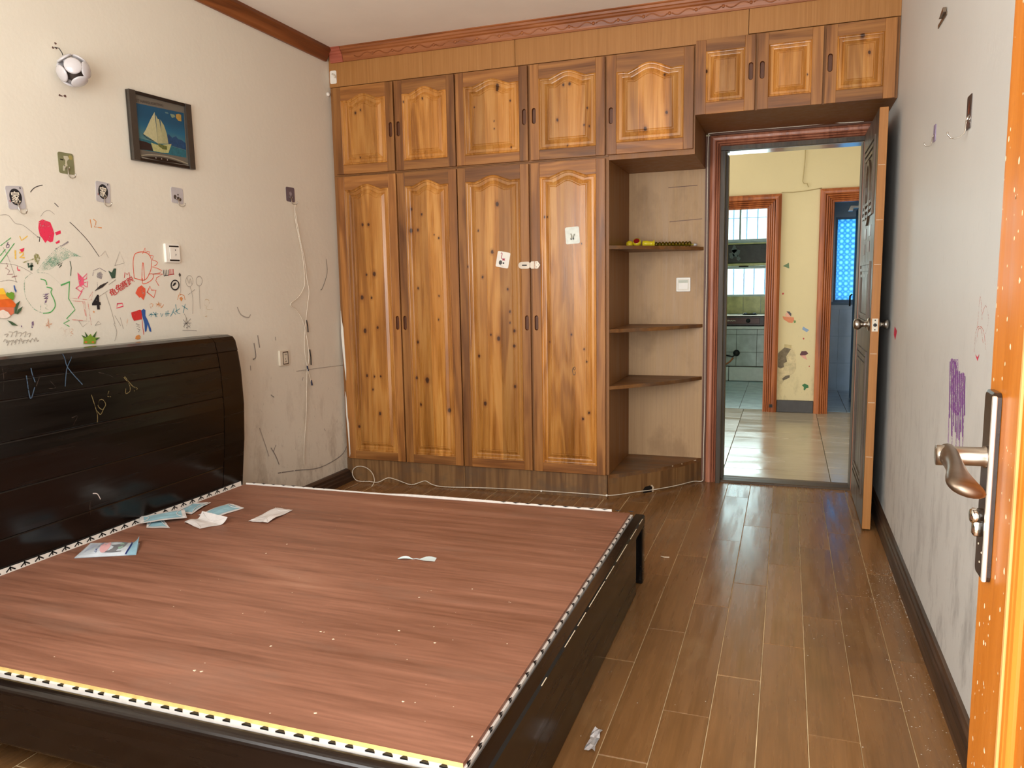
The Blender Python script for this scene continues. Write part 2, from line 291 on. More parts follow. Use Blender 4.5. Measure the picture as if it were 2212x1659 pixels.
# ------------------------------------------------------------------ traced flat drawings (world coordinates on their own wall)
DATA = {"draw": [["red crayon outline of a spiky hedgehog beside the switch", "redor", 0.0032, [[[2.5287, 1.2544],
[2.5287, 1.3065],
[2.5347, 1.34],
[2.5471, 1.357],
[2.5746, 1.3641],
[2.5963, 1.3636],
[2.6174, 1.3549],
[2.6292, 1.3339],
[2.6267, 1.3082],
[2.6185, 1.2824],
[2.5844, 1.246],
[2.5287, 1.2544]],
[[2.5683, 1.2481],
[2.5761, 1.2989],
[2.5835, 1.3181],
[2.5844, 1.246]],
[[2.5742, 1.2524],
[2.572, 1.2312],
[2.5999, 1.2353],
[2.6295, 1.2525],
[2.6314, 1.2718],
[2.6091, 1.2717]]],
[],
1],
["jagged red spikes on the back of the crayon hedgehog", "redor", 0.003, [[[2.5848, 1.3582],
[2.5998, 1.3819],
[2.6043, 1.3609],
[2.6104, 1.3675],
[2.6241, 1.3658],
[2.6174, 1.3549],
[2.6254, 1.3509],
[2.642, 1.3493],
[2.6346, 1.3319],
[2.654, 1.3281],
[2.6647, 1.3218],
[2.6551, 1.3109],
[2.6288, 1.3018],
[2.6566, 1.2979],
[2.6842, 1.2874],
[2.6716, 1.2764],
[2.6314, 1.2718],
[2.6885, 1.2722],
[2.6525, 1.2568],
[2.6455, 1.2438],
[2.6604, 1.2221]]],
[],
0],
["row of short black pen strokes below the wall switch", "ink", 0.003, [[[2.6946, 1.2635],
[2.7202, 1.268]],
[[2.6931, 1.2897],
[2.6948, 1.2657]],
[[2.7025, 1.2898],
[2.703, 1.2657]],
[[2.7118, 1.2899],
[2.7112, 1.2658]],
[[2.7213, 1.2901],
[2.7194, 1.2658]]],
[],
0],
["row of short red pen strokes below the wall switch", "red", 0.003, [[[2.7202, 1.268],
[2.7546, 1.2727]],
[[2.7287, 1.2932],
[2.7293, 1.2703]],
[[2.7364, 1.2933],
[2.7365, 1.2703]],
[[2.7441, 1.2934],
[2.7436, 1.2704]],
[[2.7519, 1.2935],
[2.7508, 1.2704]]],
[],
0],
["crimson crayon scribble patch high on the left wall", "crimson", 0.003, [],
[[[2.111, 1.4592],
[2.1261, 1.4675],
[2.158, 1.4588],
[2.1645, 1.4409],
[2.1705, 1.4191],
[2.1611, 1.3891],
[2.1502, 1.385],
[2.1385, 1.3918],
[2.1293, 1.3822],
[2.1187, 1.3981],
[2.1097, 1.4085],
[2.1063, 1.4336]],
[[2.173, 1.423],
[2.1973, 1.4318],
[2.1983, 1.4207],
[2.1782, 1.4122]],
[[2.1712, 1.3859],
[2.1893, 1.396],
[2.1904, 1.3868],
[2.1749, 1.3805]]],
0],
["long dark diagonal pencil line on the left wall", "ink2", 0.0028, [[[2.2418, 1.4646],
[2.2684, 1.4436],
[2.318, 1.3964],
[2.3614, 1.3393]]],
[],
1],
["orange number twelve written under the hooks", "orange", 0.0035, [[[2.3346, 1.4806],
[2.336, 1.4671],
[2.3377, 1.4517]],
[[2.3504, 1.4837],
[2.3614, 1.4767],
[2.3576, 1.4627],
[2.3497, 1.4544],
[2.3851, 1.4527]]],
[],
0],
["dark curved pen stroke between the black disc hooks", "ink2", 0.003, [[[2.0893, 1.5617],
[2.1013, 1.5747],
[2.1183, 1.5847],
[2.1392, 1.5914]],
[[2.1835, 1.5305],
[2.1971, 1.5188]]],
[],
1],
["faint grey pencil curves at the left edge", "pencil", 0.002, [[[1.9648, 1.4702],
[1.9944, 1.4718],
[2.0178, 1.4457],
[2.0479, 1.4407],
[2.1028, 1.4009]],
[[2.1211, 1.478],
[2.1372, 1.4955],
[2.1584, 1.502],
[2.178, 1.4896]],
[[1.9468, 1.3035],
[1.9947, 1.3009],
[2.0354, 1.2874],
[2.0649, 1.2698]],
[[1.9638, 1.3593],
[1.9786, 1.3251],
[1.9921, 1.2763],
[1.9995, 1.2392]],
[[1.9401, 1.2411],
[1.9739, 1.2463],
[2.0033, 1.2392]]],
[],
1],
["small yellow tick drawn in crayon", "yellow", 0.004, [[[2.0301, 1.4008],
[2.0352, 1.3869],
[2.0447, 1.3927],
[2.0594, 1.403]]],
[],
0],
["dark number seven beside the crimson patch", "ink2", 0.003, [[[2.0982, 1.4025],
[2.109, 1.402],
[2.1053, 1.3866]]],
[],
0],
["broad pale green hatching in crayon", "green2", 0.0022, [[[2.0816, 1.2764],
[2.1135, 1.3104],
[2.1546, 1.3475],
[2.1912, 1.3734]],
[[2.0865, 1.2772],
[2.1197, 1.3109],
[2.1616, 1.3467],
[2.1985, 1.3703]],
[[2.0914, 1.278],
[2.1259, 1.3114],
[2.1687, 1.3458],
[2.206, 1.3672]],
[[2.0963, 1.2787],
[2.1321, 1.3119],
[2.1758, 1.3449],
[2.2134, 1.3641]],
[[2.1013, 1.2795],
[2.1384, 1.3124],
[2.1829, 1.344],
[2.2209, 1.361]],
[[2.1062, 1.2803],
[2.1447, 1.3129],
[2.1901, 1.3431],
[2.2285, 1.3579]],
[[2.1112, 1.2811],
[2.151, 1.3134],
[2.1973, 1.3422],
[2.2361, 1.3547]],
[[2.1162, 1.2819],
[2.1573, 1.3139],
[2.2045, 1.3413],
[2.2437, 1.3516]],
[[2.1212, 1.2827],
[2.1637, 1.3144],
[2.2118, 1.3404],
[2.2513, 1.3484]],
[[2.1262, 1.2835],
[2.1701, 1.3149],
[2.2191, 1.3395],
[2.259, 1.3452]],
[[2.1313, 1.2843],
[2.1765, 1.3155],
[2.2264, 1.3385],
[2.2668, 1.342]],
[[2.1363, 1.2851],
[2.183, 1.316],
[2.2338, 1.3376],
[2.2745, 1.3388]],
[[2.1414, 1.2859],
[2.1894, 1.3165],
[2.2412, 1.3367],
[2.2824, 1.3355]]],
[],
1],
["dense pale green crayon core inside the hatching", "green3", 0.003, [],
[[[2.101, 1.2883],
[2.1303, 1.3144],
[2.1575, 1.3354],
[2.1731, 1.3228],
[2.1408, 1.2962],
[2.11, 1.2774]]],
0],
["two short grey strokes above the green hatching", "grey", 0.006, [[[2.1707, 1.3607],
[2.1933, 1.3738]],
[[2.1999, 1.3752],
[2.2253, 1.3902]]],
[],
0],
["green crossing lines at the far left edge", "green", 0.003, [[[1.9472, 1.307],
[1.9723, 1.3354],
[2.0065, 1.375]],
[[1.9533, 1.3641],
[1.9953, 1.3937]],
[[1.9498, 1.3312],
[1.9704, 1.3527]]],
[],
0],
["violet number six in pen near the left edge", "violet", 0.003, [[[1.9835, 1.3775],
[1.9764, 1.3668],
[1.9767, 1.3592],
[1.9843, 1.3608],
[1.9864, 1.37],
[1.9777, 1.3686]]],
[],
1],
["yellow number twelve at the left edge", "yellow", 0.006, [[[2.0074, 1.3487],
[2.0054, 1.3223]],
[[2.024, 1.3433],
[2.036, 1.3472],
[2.0368, 1.3373],
[2.0222, 1.3263],
[2.0387, 1.326]]],
[],
0],
["small red crayon blots near the yellow number", "crimson", 0.003, [],
[[[2.0233, 1.3546],
[2.0432, 1.3606],
[2.0401, 1.3499],
[2.0318, 1.3443]],
[[2.0088, 1.2977],
[2.0112, 1.2842],
[2.0202, 1.2829],
[2.0171, 1.2783],
[2.0069, 1.2799]]],
0],
["olive flower shaped scribble beside the green hatching", "olive", 0.004, [[[2.0338, 1.3088],
[2.0745, 1.3222]]],
[[[2.0778, 1.335],
[2.0846, 1.3424],
[2.0963, 1.3398],
[2.102, 1.3247],
[2.0904, 1.3027],
[2.0795, 1.3133]]],
0],
["dark green number four left of the green hatching", "dgreen", 0.008, [[[2.0528, 1.3038],
[2.0517, 1.2941],
[2.0687, 1.298]],
[[2.0655, 1.3051],
[2.0625, 1.2842]]],
[],
0],
["dark green scribble right of the green hatching", "dgreen", 0.003, [[[2.1694, 1.3079],
[2.1847, 1.3119],
[2.1728, 1.3005],
[2.1933, 1.3121],
[2.1784, 1.2931],
[2.1878, 1.3007]],
[[2.2263, 1.3166],
[2.2297, 1.2938],
[2.223, 1.2633]]],
[],
0],
["maroon zigzag in crayon at the left edge", "maroon", 0.0025, [[[1.9708, 1.304],
[1.9734, 1.2936],
[1.9635, 1.2882],
[1.9793, 1.2796],
[1.9685, 1.2655],
[1.9893, 1.2674],
[1.9844, 1.2568],
[2.0037, 1.2605]]],
[],
0],
["large faint green crayon face outline", "green3", 0.003, [[[2.0274, 1.2123],
[2.0331, 1.2481],
[2.0568, 1.2679]],
[[2.0853, 1.2735],
[2.1257, 1.2702],
[2.1529, 1.2518],
[2.1762, 1.2312]],
[[2.0938, 1.125],
[2.0592, 1.141],
[2.0317, 1.1798],
[2.0274, 1.2123]],
[[2.087, 1.1565],
[2.083, 1.1383]],
[[2.1016, 1.1598],
[2.1132, 1.152],
[2.104, 1.1431],
[2.1157, 1.1371]]],
[],
1],
["bold green crayon arc of the face", "green", 0.004, [[[2.0969, 1.2499],
[2.1147, 1.2444],
[2.1181, 1.2296]],
[[2.1183, 1.2204],
[2.1385, 1.2146],
[2.1327, 1.1998],
[2.1442, 1.1698],
[2.144, 1.1473],
[2.123, 1.1275],
[2.0938, 1.125]]],
[],
1],
["purple scribble inside the green face", "purple", 0.006, [[[2.099, 1.193],
[2.122, 1.1963],
[2.1003, 1.1856],
[2.1189, 1.1871],
[2.1036, 1.1782],
[2.1163, 1.1816],
[2.1063, 1.1652]]],
[],
0],
["tall green zigzag line in crayon", "green", 0.004, [[[2.2162, 1.2405],
[2.205, 1.1759],
[2.2293, 1.133],
[2.1883, 1.1001],
[2.2008, 1.0938],
[2.1736, 1.0837],
[2.1962, 1.071]]],
[],
0],
["thick green crayon wedge at the top of the zigzag", "green", 0.003, [],
[[[2.176, 1.2293],
[2.2164, 1.2424],
[2.2149, 1.2367],
[2.1771, 1.2236]]],
0],
["pink crayon fox shape", "pink", 0.0035, [[[2.2757, 1.2539],
[2.2981, 1.2715],
[2.2938, 1.252],
[2.2772, 1.2462]],
[[2.283, 1.2364],
[2.2972, 1.2403],
[2.2927, 1.2188],
[2.2795, 1.2248]],
[[2.2423, 1.2155],
[2.2591, 1.2249],
[2.2785, 1.2151],
[2.2612, 1.2017],
[2.2423, 1.2155]],
[[2.2682, 1.2036],
[2.2473, 1.1768]]],
[[[2.2545, 1.2758],
[2.28, 1.252],
[2.2799, 1.2287],
[2.2587, 1.2211],
[2.2551, 1.2519]]],
0],
["pale grey mushroom scribble", "grey", 0.003, [[[2.3412, 1.2362],
[2.3416, 1.2164]],
[[2.3229, 1.2638],
[2.3296, 1.2835],
[2.3591, 1.2937],
[2.3866, 1.2801]]],
[[[2.3386, 1.256],
[2.3477, 1.2758],
[2.3625, 1.2799],
[2.3708, 1.268],
[2.3642, 1.2501]]],
0],
["black hatching below the grey mushroom", "ink2", 0.003, [[[2.3284, 1.2039],
[2.3569, 1.2262]],
[[2.3353, 1.2066],
[2.3639, 1.2286]],
[[2.3423, 1.2093],
[2.3709, 1.2309]],
[[2.3492, 1.212],
[2.3779, 1.2333]],
[[2.3562, 1.2147],
[2.385, 1.2357]],
[[2.3632, 1.2174],
[2.3921, 1.2381]]],
[],
0],
["long grey pencil lines right of the number four", "pencil", 0.0025, [[[2.3775, 1.192],
[2.3958, 1.131],
[2.4094, 1.0692]],
[[2.4044, 1.0694],
[2.416, 1.0359],
[2.4022, 0.9999]],
[[2.3426, 1.1807],
[2.3988, 1.2078]],
[[2.3959, 1.228],
[2.4327, 1.2481]],
[[2.4395, 1.0923],
[2.4501, 1.0462]],
[[2.4127, 1.1018],
[2.4387, 1.0593]]],
[],
1],
["faint grey pencil triangles below the long line", "pencil", 0.0022, [[[2.4335, 1.3049],
[2.4646, 1.3625],
[2.4828, 1.316],
[2.4335, 1.3049]],
[[2.3688, 1.3415],
[2.3926, 1.362],
[2.4046, 1.3365]],
[[2.3144, 1.0683],
[2.3302, 1.0834],
[2.3435, 1.0727],
[2.3144, 1.0683]],
[[2.2405, 1.0899],
[2.2904, 1.0854],
[2.2561, 1.0657],
[2.2405, 1.0899]]],
[],
0],
["dark green crayon heart", "dgreen", 0.003, [],
[[[2.3993, 1.2843],
[2.4157, 1.2764],
[2.4273, 1.2927],
[2.4398, 1.2929],
[2.4308, 1.2542],
[2.4132, 1.2522]]],
0],
["small red star outline above the red characters", "red", 0.003, [[[2.4767, 1.2564],
[2.4815, 1.2778],
[2.4924, 1.2688],
[2.5032, 1.278],
[2.5056, 1.2606]]],
[],
0],
["red crayon shell shape below the hedgehog", "redor", 0.003, [],
[[[2.5276, 1.1916],
[2.5433, 1.2145],
[2.5632, 1.2241],
[2.5835, 1.2099],
[2.581, 1.1843],
[2.5677, 1.1612],
[2.5554, 1.1742],
[2.5471, 1.1722]]],
0],
["red star outline beside the red shell", "redor", 0.004, [[[2.5914, 1.1948],
[2.6095, 1.2203],
[2.6161, 1.2031],
[2.6414, 1.2027],
[2.6269, 1.1705],
[2.5914, 1.1948]]],
[],
0],
["small red rectangle outline right of the number four", "crimson", 0.004, [[[2.4302, 1.1502],
[2.4557, 1.1512],
[2.4581, 1.1391],
[2.4248, 1.132],
[2.4302, 1.1502]]],
[],
0],
["pale red crayon table outline", "palered", 0.003, [[[2.2118, 1.1776],
[2.2899, 1.17],
[2.3164, 1.2009],
[2.3084, 1.1696],
[2.2895, 1.1661]],
[[2.213, 1.168],
[2.2753, 1.1625],
[2.2772, 1.092]],
[[2.2662, 1.1628],
[2.2742, 1.1078]],
[[2.2895, 1.1661],
[2.293, 1.1109],
[2.2959, 1.0713]],
[[2.2142, 1.0951],
[2.2768, 1.0881]]],
[],
0],
["red crayon flag on a pole", "red", 0.003, [[[2.5516, 1.0829],
[2.5525, 1.0487],
[2.5547, 1.0164]]],
[[[2.4968, 1.1115],
[2.5447, 1.1215],
[2.5561, 1.1168],
[2.5514, 1.0808],
[2.508, 1.0765],
[2.4992, 1.0938]]],
0],
["blue crayon trousers beside the flag", "blue", 0.003, [],
[[[2.5512, 1.117],
[2.564, 1.125],
[2.5743, 1.1183],
[2.5719, 1.0948],
[2.5835, 1.0728],
[2.5966, 1.0375],
[2.597, 1.0245],
[2.5872, 1.0272],
[2.5803, 1.0579],
[2.5707, 1.0283],
[2.5623, 1.0267],
[2.563, 1.061],
[2.5552, 1.0913]]],
0],
["row of teal written characters below the switch", "teal", 0.0028, [[[2.5912, 1.094],
[2.6091, 1.1062],
[2.6018, 1.0892]],
[[2.5974, 1.1002],
[2.6139, 1.0973]],
[[2.6178, 1.108],
[2.6356, 1.0877]],
[[2.6318, 1.1074],
[2.6271, 1.088]],
[[2.6195, 1.0971],
[2.6425, 1.1005]],
[[2.657, 1.1021],
[2.6613, 1.0865],
[2.6712, 1.0993]],
[[2.6895, 1.1074],
[2.6876, 1.0875]],
[[2.7017, 1.1113],
[2.6983, 1.0893]],
[[2.6827, 1.0979],
[2.7094, 1.0999]],
[[2.7382, 1.1189],
[2.7275, 1.1014],
[2.714, 1.0864]],
[[2.7321, 1.1057],
[2.7448, 1.094]],
[[2.749, 1.1365],
[2.7545, 1.1003],
[2.7723, 1.0951]],
[[2.7429, 1.1053],
[2.7715, 1.1178]],
[[2.7881, 1.1308],
[2.8208, 1.1137]],
[[2.8074, 1.137],
[2.7912, 1.0989]]],
[],
0],
["black pen circle below the short strokes", "ink", 0.003, [[[2.7801, 1.2235],
[2.7773, 1.2149],
[2.771, 1.2077],
[2.7623, 1.2029],
[2.7524, 1.2013],
[2.7429, 1.2032],
[2.7353, 1.2081],
[2.7305, 1.2153],
[2.7295, 1.2238],
[2.7322, 1.2322],
[2.7383, 1.2394],
[2.7469, 1.2442],
[2.7568, 1.246],
[2.7663, 1.2443],
[2.7741, 1.2394],
[2.779, 1.2322],
[2.7801, 1.2236]],
[[2.774, 1.2166],
[2.7687, 1.2102],
[2.7612, 1.2059],
[2.7529, 1.2045],
[2.7448, 1.206],
[2.7383, 1.2102],
[2.7342, 1.2166],
[2.7331, 1.2241],
[2.7352, 1.2317],
[2.7402, 1.2382],
[2.7473, 1.2427],
[2.7556, 1.2446],
[2.7638, 1.2435],
[2.7706, 1.2395],
[2.7751, 1.2333],
[2.7766, 1.2258],
[2.7748, 1.2181]]],
[],
1],
["black pen lens inside the pen circle", "ink", 0.003, [],
[[[2.7374, 1.2193],
[2.7496, 1.2339],
[2.7618, 1.2357],
[2.7599, 1.2281],
[2.747, 1.2201]]],
0],
["two pencil circles on stems right of the pen circle", "pencil", 0.0025, [[[2.8663, 1.2413],
[2.863, 1.2304],
[2.8559, 1.2216],
[2.8466, 1.2168],
[2.8367, 1.2169],
[2.8284, 1.2218],
[2.8231, 1.2305],
[2.822, 1.2413],
[2.8252, 1.2522],
[2.8322, 1.2609],
[2.8414, 1.2658],
[2.8513, 1.2659],
[2.8597, 1.2611],
[2.8651, 1.2523],
[2.8663, 1.2414]],
[[2.9267, 1.2412],
[2.9238, 1.2315],
[2.9175, 1.2238],
[2.9092, 1.2195],
[2.9005, 1.2195],
[2.8931, 1.2239],
[2.8885, 1.2316],
[2.8875, 1.2412],
[2.8903, 1.2509],
[2.8965, 1.2586],
[2.9047, 1.2629],
[2.9134, 1.263],
[2.9209, 1.2587],
[2.9256, 1.251],
[2.9267, 1.2413]],
[[2.8317, 1.2573],
[2.8416, 1.2299],
[2.8502, 1.2528],
[2.8573, 1.2276]],
[[2.8466, 1.2162],
[2.8576, 1.1655],
[2.8503, 1.0919]],
[[2.9047, 1.218],
[2.901, 1.1132]],
[[2.7923, 1.2662],
[2.7847, 1.1897]],
[[2.8304, 1.1798],
[2.874, 1.2021]],
[[2.7969, 1.0941],
[2.8071, 1.0708],
[2.7907, 1.0305]]],
[],
1],
["small dark smudge right of the short strokes", "ink2", 0.003, [],
[[[2.7805, 1.2706],
[2.7875, 1.2796],
[2.7956, 1.2684],
[2.7855, 1.2594]]],
0],
["orange drop drawn in crayon", "orange", 0.003, [[[2.7785, 1.1889],
[2.7836, 1.1784]],
[[2.7633, 1.1586],
[2.7714, 1.1786],
[2.7871, 1.1829],
[2.805, 1.1757],
[2.8082, 1.1575]]],
[[[2.7743, 1.1651],
[2.786, 1.1716],
[2.7975, 1.1632],
[2.7851, 1.1499]]],
0],
["orange scribbled flower and heart", "orange", 0.0025, [[[2.6055, 1.1257],
[2.6001, 1.1389],
[2.6075, 1.1451],
[2.6182, 1.1405],
[2.6055, 1.1257]],
[[2.6373, 1.1334],
[2.653, 1.1481],
[2.6482, 1.1286],
[2.6643, 1.1456],
[2.6612, 1.126],
[2.6781, 1.1386]],
[[2.6478, 1.1526],
[2.6579, 1.1393]],
[[2.6355, 1.1443],
[2.6632, 1.1347]]],
[],
1],
["dark star scribble above the headboard corner", "grey2", 0.0025, [[[2.7881, 1.0671],
[2.8282, 1.0283]],
[[2.8354, 1.0695],
[2.7849, 1.0354]],
[[2.7896, 1.0511],
[2.8367, 1.05]],
[[2.8107, 1.0752],
[2.8089, 1.0248]],
[[2.792, 1.0441],
[2.8183, 1.0565],
[2.8291, 1.0375],
[2.8031, 1.0298]],
[[2.7803, 1.0197],
[2.8334, 1.0164],
[2.8683, 1.0119]]],
[],
0],
["faint yellow stick person near the right of the drawings", "paleyel", 0.0025, [[[2.9636, 1.1395],
[2.9605, 1.1313],
[2.9538, 1.1254],
[2.9452, 1.1235],
[2.9371, 1.1259],
[2.9316, 1.1321],
[2.9301, 1.1404],
[2.9331, 1.1486],
[2.9398, 1.1544],
[2.9483, 1.1565],
[2.9565, 1.1541],
[2.9621, 1.1479],
[2.9636, 1.1396]],
[[2.9418, 1.1236],
[2.937, 1.0741]],
[[2.9171, 1.075],
[2.9576, 1.0779]],
[[2.9469, 1.1068],
[2.981, 1.108]]],
[],
1],
["pale orange flower scribble above the headboard", "peach", 0.004, [[[2.0927, 1.075],
[2.1098, 1.0815],
[2.1227, 1.0845]],
[[2.0979, 1.0859],
[2.1132, 1.0738]],
[[2.1101, 1.1038],
[2.1107, 1.0702]],
[[2.0971, 1.0785],
[2.1137, 1.0981],
[2.1094, 1.0778]]],
[],
0],
["small purple blot above the headboard", "purple", 0.003, [],
[[[2.0401, 1.0744],
[2.0433, 1.0961],
[2.0506, 1.0975],
[2.05, 1.0848],
[2.0441, 1.0741]],
[[2.0003, 1.0857],
[2.004, 1.0837],
[2.0034, 1.0783],
[2.0, 1.0796]]],
0],
["pale brown outline scribbles above the headboard", "peach", 0.0025, [[[2.1543, 1.0639],
[2.1675, 1.0669],
[2.1741, 1.0475],
[2.1643, 1.0367]],
[[2.1796, 1.0586],
[2.1974, 1.0613],
[2.191, 1.0425],
[2.1772, 1.0358],
[2.1796, 1.0586]],
[[2.2018, 1.0611],
[2.2124, 1.0566],
[2.2002, 1.0458],
[2.2108, 1.0412],
[2.199, 1.0343]]],
[],
1],
["faint grey writing at the lower left", "pencil", 0.0025, [[[1.9285, 1.0316],
[1.937, 1.0416],
[1.9399, 1.0272],
[1.9457, 1.0357]],
[[1.9412, 1.0183],
[1.9503, 1.0332],
[1.9546, 1.0322],
[1.9598, 1.0346]],
[[1.9555, 1.0189],
[1.9648, 1.0353],
[1.9684, 1.0265],
[1.9741, 1.0336]],
[[1.9699, 1.0196],
[1.9794, 1.0375],
[1.9834, 1.0314],
[1.9885, 1.0325]],
[[1.9845, 1.0202],
[1.9942, 1.0396],
[1.9974, 1.0257],
[2.003, 1.0314]],
[[1.9992, 1.0209],
[2.008, 1.0311],
[2.0127, 1.0307],
[2.0177, 1.0303]],
[[2.014, 1.0215],
[2.0231, 1.0332],
[2.027, 1.0249],
[2.0326, 1.0292]],
[[2.0291, 1.0222],
[2.0384, 1.0354],
[2.0426, 1.03],
[2.0476, 1.0281]],
[[2.0442, 1.0229],
[2.0538, 1.0376],
[2.0572, 1.0241],
[2.0627, 1.027]],
[[1.9348, 1.0559],
[1.9481, 1.0585],
[1.9414, 1.0484]],
[[1.9525, 1.065],
[1.9654, 1.062],
[1.9581, 1.0472]],
[[1.9691, 1.0618],
[1.9828, 1.0656],
[1.975, 1.046]],
[[1.9859, 1.0586],
[1.9993, 1.0584],
[1.9921, 1.0448]],
[[2.0029, 1.0553],
[2.0172, 1.062],
[2.0094, 1.0436]],
[[2.02, 1.052],
[2.0341, 1.0547],
[2.0269, 1.0424]]],
[],
1],
["blue crayon comma at the left edge", "blue", 0.003, [],
[[[1.9868, 1.2269],
[1.9915, 1.2286],
[1.9932, 1.2162],
[1.997, 1.2091],
[1.9935, 1.2013],
[1.9889, 1.2109]]],
0],
["grey pencil zigzag beside the flag pole", "grey2", 0.0035, [[[2.5184, 1.0633],
[2.5356, 1.0582],
[2.5189, 1.0527],
[2.5361, 1.0475],
[2.5205, 1.042],
[2.5361, 1.0369],
[2.5272, 1.0289]]],
[],
0],
["orange crayon spot on the headboard edge", "orange", 0.003, [],
[[[2.5067, 1.0006],
[2.5122, 1.0129],
[2.5287, 1.0169],
[2.5371, 1.0091],
[2.5322, 0.9987],
[2.5185, 0.9963]],
[[2.3084, 1.1241],
[2.3134, 1.1267],
[2.3175, 1.121],
[2.3123, 1.1165]]],
0],
["brown pencil stroke left of the flag", "peach", 0.004, [[[2.4762, 1.0844],
[2.4668, 1.0578]]],
[],
0],
["long faint scratch below the hanging cord", "pencil", 0.004, [[[3.6211, 0.738],
[3.8486, 0.7317],
[4.1262, 0.722]]],
[],
1],
["dirty crack line above the left baseboard", "grey2", 0.006, [[[3.4049, 0.2043],
[3.5712, 0.1803],
[3.7974, 0.1434],
[4.0259, 0.1634],
[4.0991, 0.2068]]],
[],
1],
["grey scuffs right of the headboard", "grey2", 0.006, [[[3.3584, 0.3528],
[3.3936, 0.302],
[3.4172, 0.2505]],
[[3.3989, 0.3597],
[3.3763, 0.3313]]],
[],
1],
["pale grey scuff beside the power socket", "grey2", 0.007, [[[3.2703, 0.9215],
[3.2787, 0.8536],
[3.2554, 0.8414]],
[[3.3034, 0.9599],
[3.3127, 0.8989]]],
[],
1],
["thin dark scratch near the wardrobe", "ink2", 0.003, [[[3.9716, 1.3681],
[3.9743, 1.2865],
[3.9181, 1.1995],
[3.898, 1.1889]]],
[],
1],
["short dark scratches on the lower left wall", "ink2", 0.003, [[[3.2307, 0.8104],
[3.2321, 0.7864]],
[[3.4482, 0.9426],
[3.4506, 0.925]],
[[3.6791, 0.697],
[3.6687, 0.6797]],
[[3.3846, 0.6375],
[3.4069, 0.6218]],
[[3.8652, 0.3653],
[3.8737, 0.3497]]],
[],
1],
["grey curved scuff below the headboard corner", "pencil", 0.006, [[[3.1599, 1.1107],
[3.1841, 1.0728],
[3.2357, 1.0565],
[3.255, 1.0698]],
[[3.2735, 0.4768],
[3.3105, 0.3828],
[3.3353, 0.3148]]],
[],
1]],
"house": {"roof_lower": [[1.9117, 1.1791],
[1.9706, 1.1812],
[1.9891, 1.1595],
[1.987, 1.1507],
[1.9089, 1.1533]],
"roof_mid": [[1.9137, 1.1981],
[1.9538, 1.1974],
[1.9706, 1.1812],
[1.9115, 1.1774]],
"roof_top": [[1.9156, 1.2153],
[1.945, 1.2185],
[1.9538, 1.1974],
[1.9135, 1.1964]],
"wall": [[1.9089, 1.1533],
[1.9788, 1.1517],
[1.9772, 1.1297],
[1.9623, 1.1215],
[1.9046, 1.1136]],
"animal": [[1.9144, 1.1375],
[1.9369, 1.1436],
[1.9544, 1.1342],
[1.9623, 1.1215],
[1.9484, 1.1133],
[1.9264, 1.1143],
[1.9125, 1.1202]]}, "frog": [[1.9519, 1.1974],
[1.9582, 1.2043],
[1.9645, 1.2007],
[1.9732, 1.2052],
[1.9822, 1.2015],
[1.9836, 1.1898],
[1.9768, 1.1758],
[1.965, 1.1814],
[1.9549, 1.1904]],
"grass": [[[1.9773, 1.1279],
[1.9815, 1.1491],
[1.9876, 1.1631],
[2.0039, 1.1733],
[1.9919, 1.1505],
[1.9838, 1.1277]],
[[1.9838, 1.1277],
[1.9931, 1.1433],
[2.0113, 1.1524],
[2.002, 1.1376],
[1.9892, 1.1256]],
[[1.9477, 1.1063],
[1.9657, 1.1],
[1.9849, 1.0848],
[1.9644, 1.0877]]],
"pine": [[2.2514, 0.9993],
[2.2548, 1.0187],
[2.2461, 1.035],
[2.2664, 1.0238],
[2.2618, 1.0457],
[2.276, 1.0278],
[2.2876, 1.0362],
[2.2943, 1.0246],
[2.3177, 1.0454],
[2.3061, 1.0198],
[2.3298, 1.0193],
[2.3096, 1.0088],
[2.3068, 0.995]],
"pinetips": [[[2.25, 1.0289],
[2.2461, 1.035],
[2.2655, 1.0242],
[2.2598, 1.0223]],
[[2.2664, 1.0238],
[2.2618, 1.0457],
[2.2743, 1.0292]],
[[2.2957, 1.0245],
[2.3177, 1.0454],
[2.3052, 1.0211]],
[[2.3065, 1.015],
[2.3298, 1.0193],
[2.3106, 1.0087]]],
"pinecheek": [[[2.269, 1.0051],
[2.2669, 1.0027],
[2.2623, 1.002],
[2.2579, 1.0034],
[2.2563, 1.006],
[2.2584, 1.0084],
[2.263, 1.0091],
[2.2674, 1.0077]],
[[2.3015, 1.0026],
[2.2993, 1.0002],
[2.2946, 0.9995],
[2.2901, 1.0009],
[2.2884, 1.0036],
[2.2906, 1.0059],
[2.2953, 1.0066],
[2.2998, 1.0053]]],
"chars": [[2.4125, 1.1975],
[2.4434, 1.2146],
[2.4722, 1.2275],
[2.5055, 1.244]],
"four": [2.3276, 1.1592],
"hb": [["blue crossed chalk strokes high on the headboard", "chblue", 0.0035, [[[2.0158, 0.9824],
[2.0147, 0.9354],
[2.0589, 0.8703]],
[[2.0429, 0.9712],
[2.009, 0.9301],
[1.9896, 0.8732]]]],
["blue chalk arrow left of the crossed strokes", "chblue", 0.0035, [[[1.8535, 0.9247],
[1.8516, 0.8488],
[1.8741, 0.8826]],
[[1.8769, 0.9473],
[1.876, 0.9277],
[1.88, 0.9017]]]],
["dim blue chalk strokes at the left edge of the headboard", "chdim", 0.003, [[[1.7773, 0.9608],
[1.7771, 0.9391],
[1.7653, 0.886]],
[[1.769, 0.94],
[1.7875, 0.9433]],
[[1.9056, 0.9243],
[1.8813, 0.8873]],
[[1.769, 0.94],
[1.7875, 0.9433]]]],
["dim chalk hook beside the blue crossed strokes", "chdim", 0.003, [[[1.9371, 0.8975],
[1.9511, 0.8724],
[1.9254, 0.8729]]]],
["yellow chalk bow on the headboard", "chyel", 0.0032, [[[2.246, 0.8721],
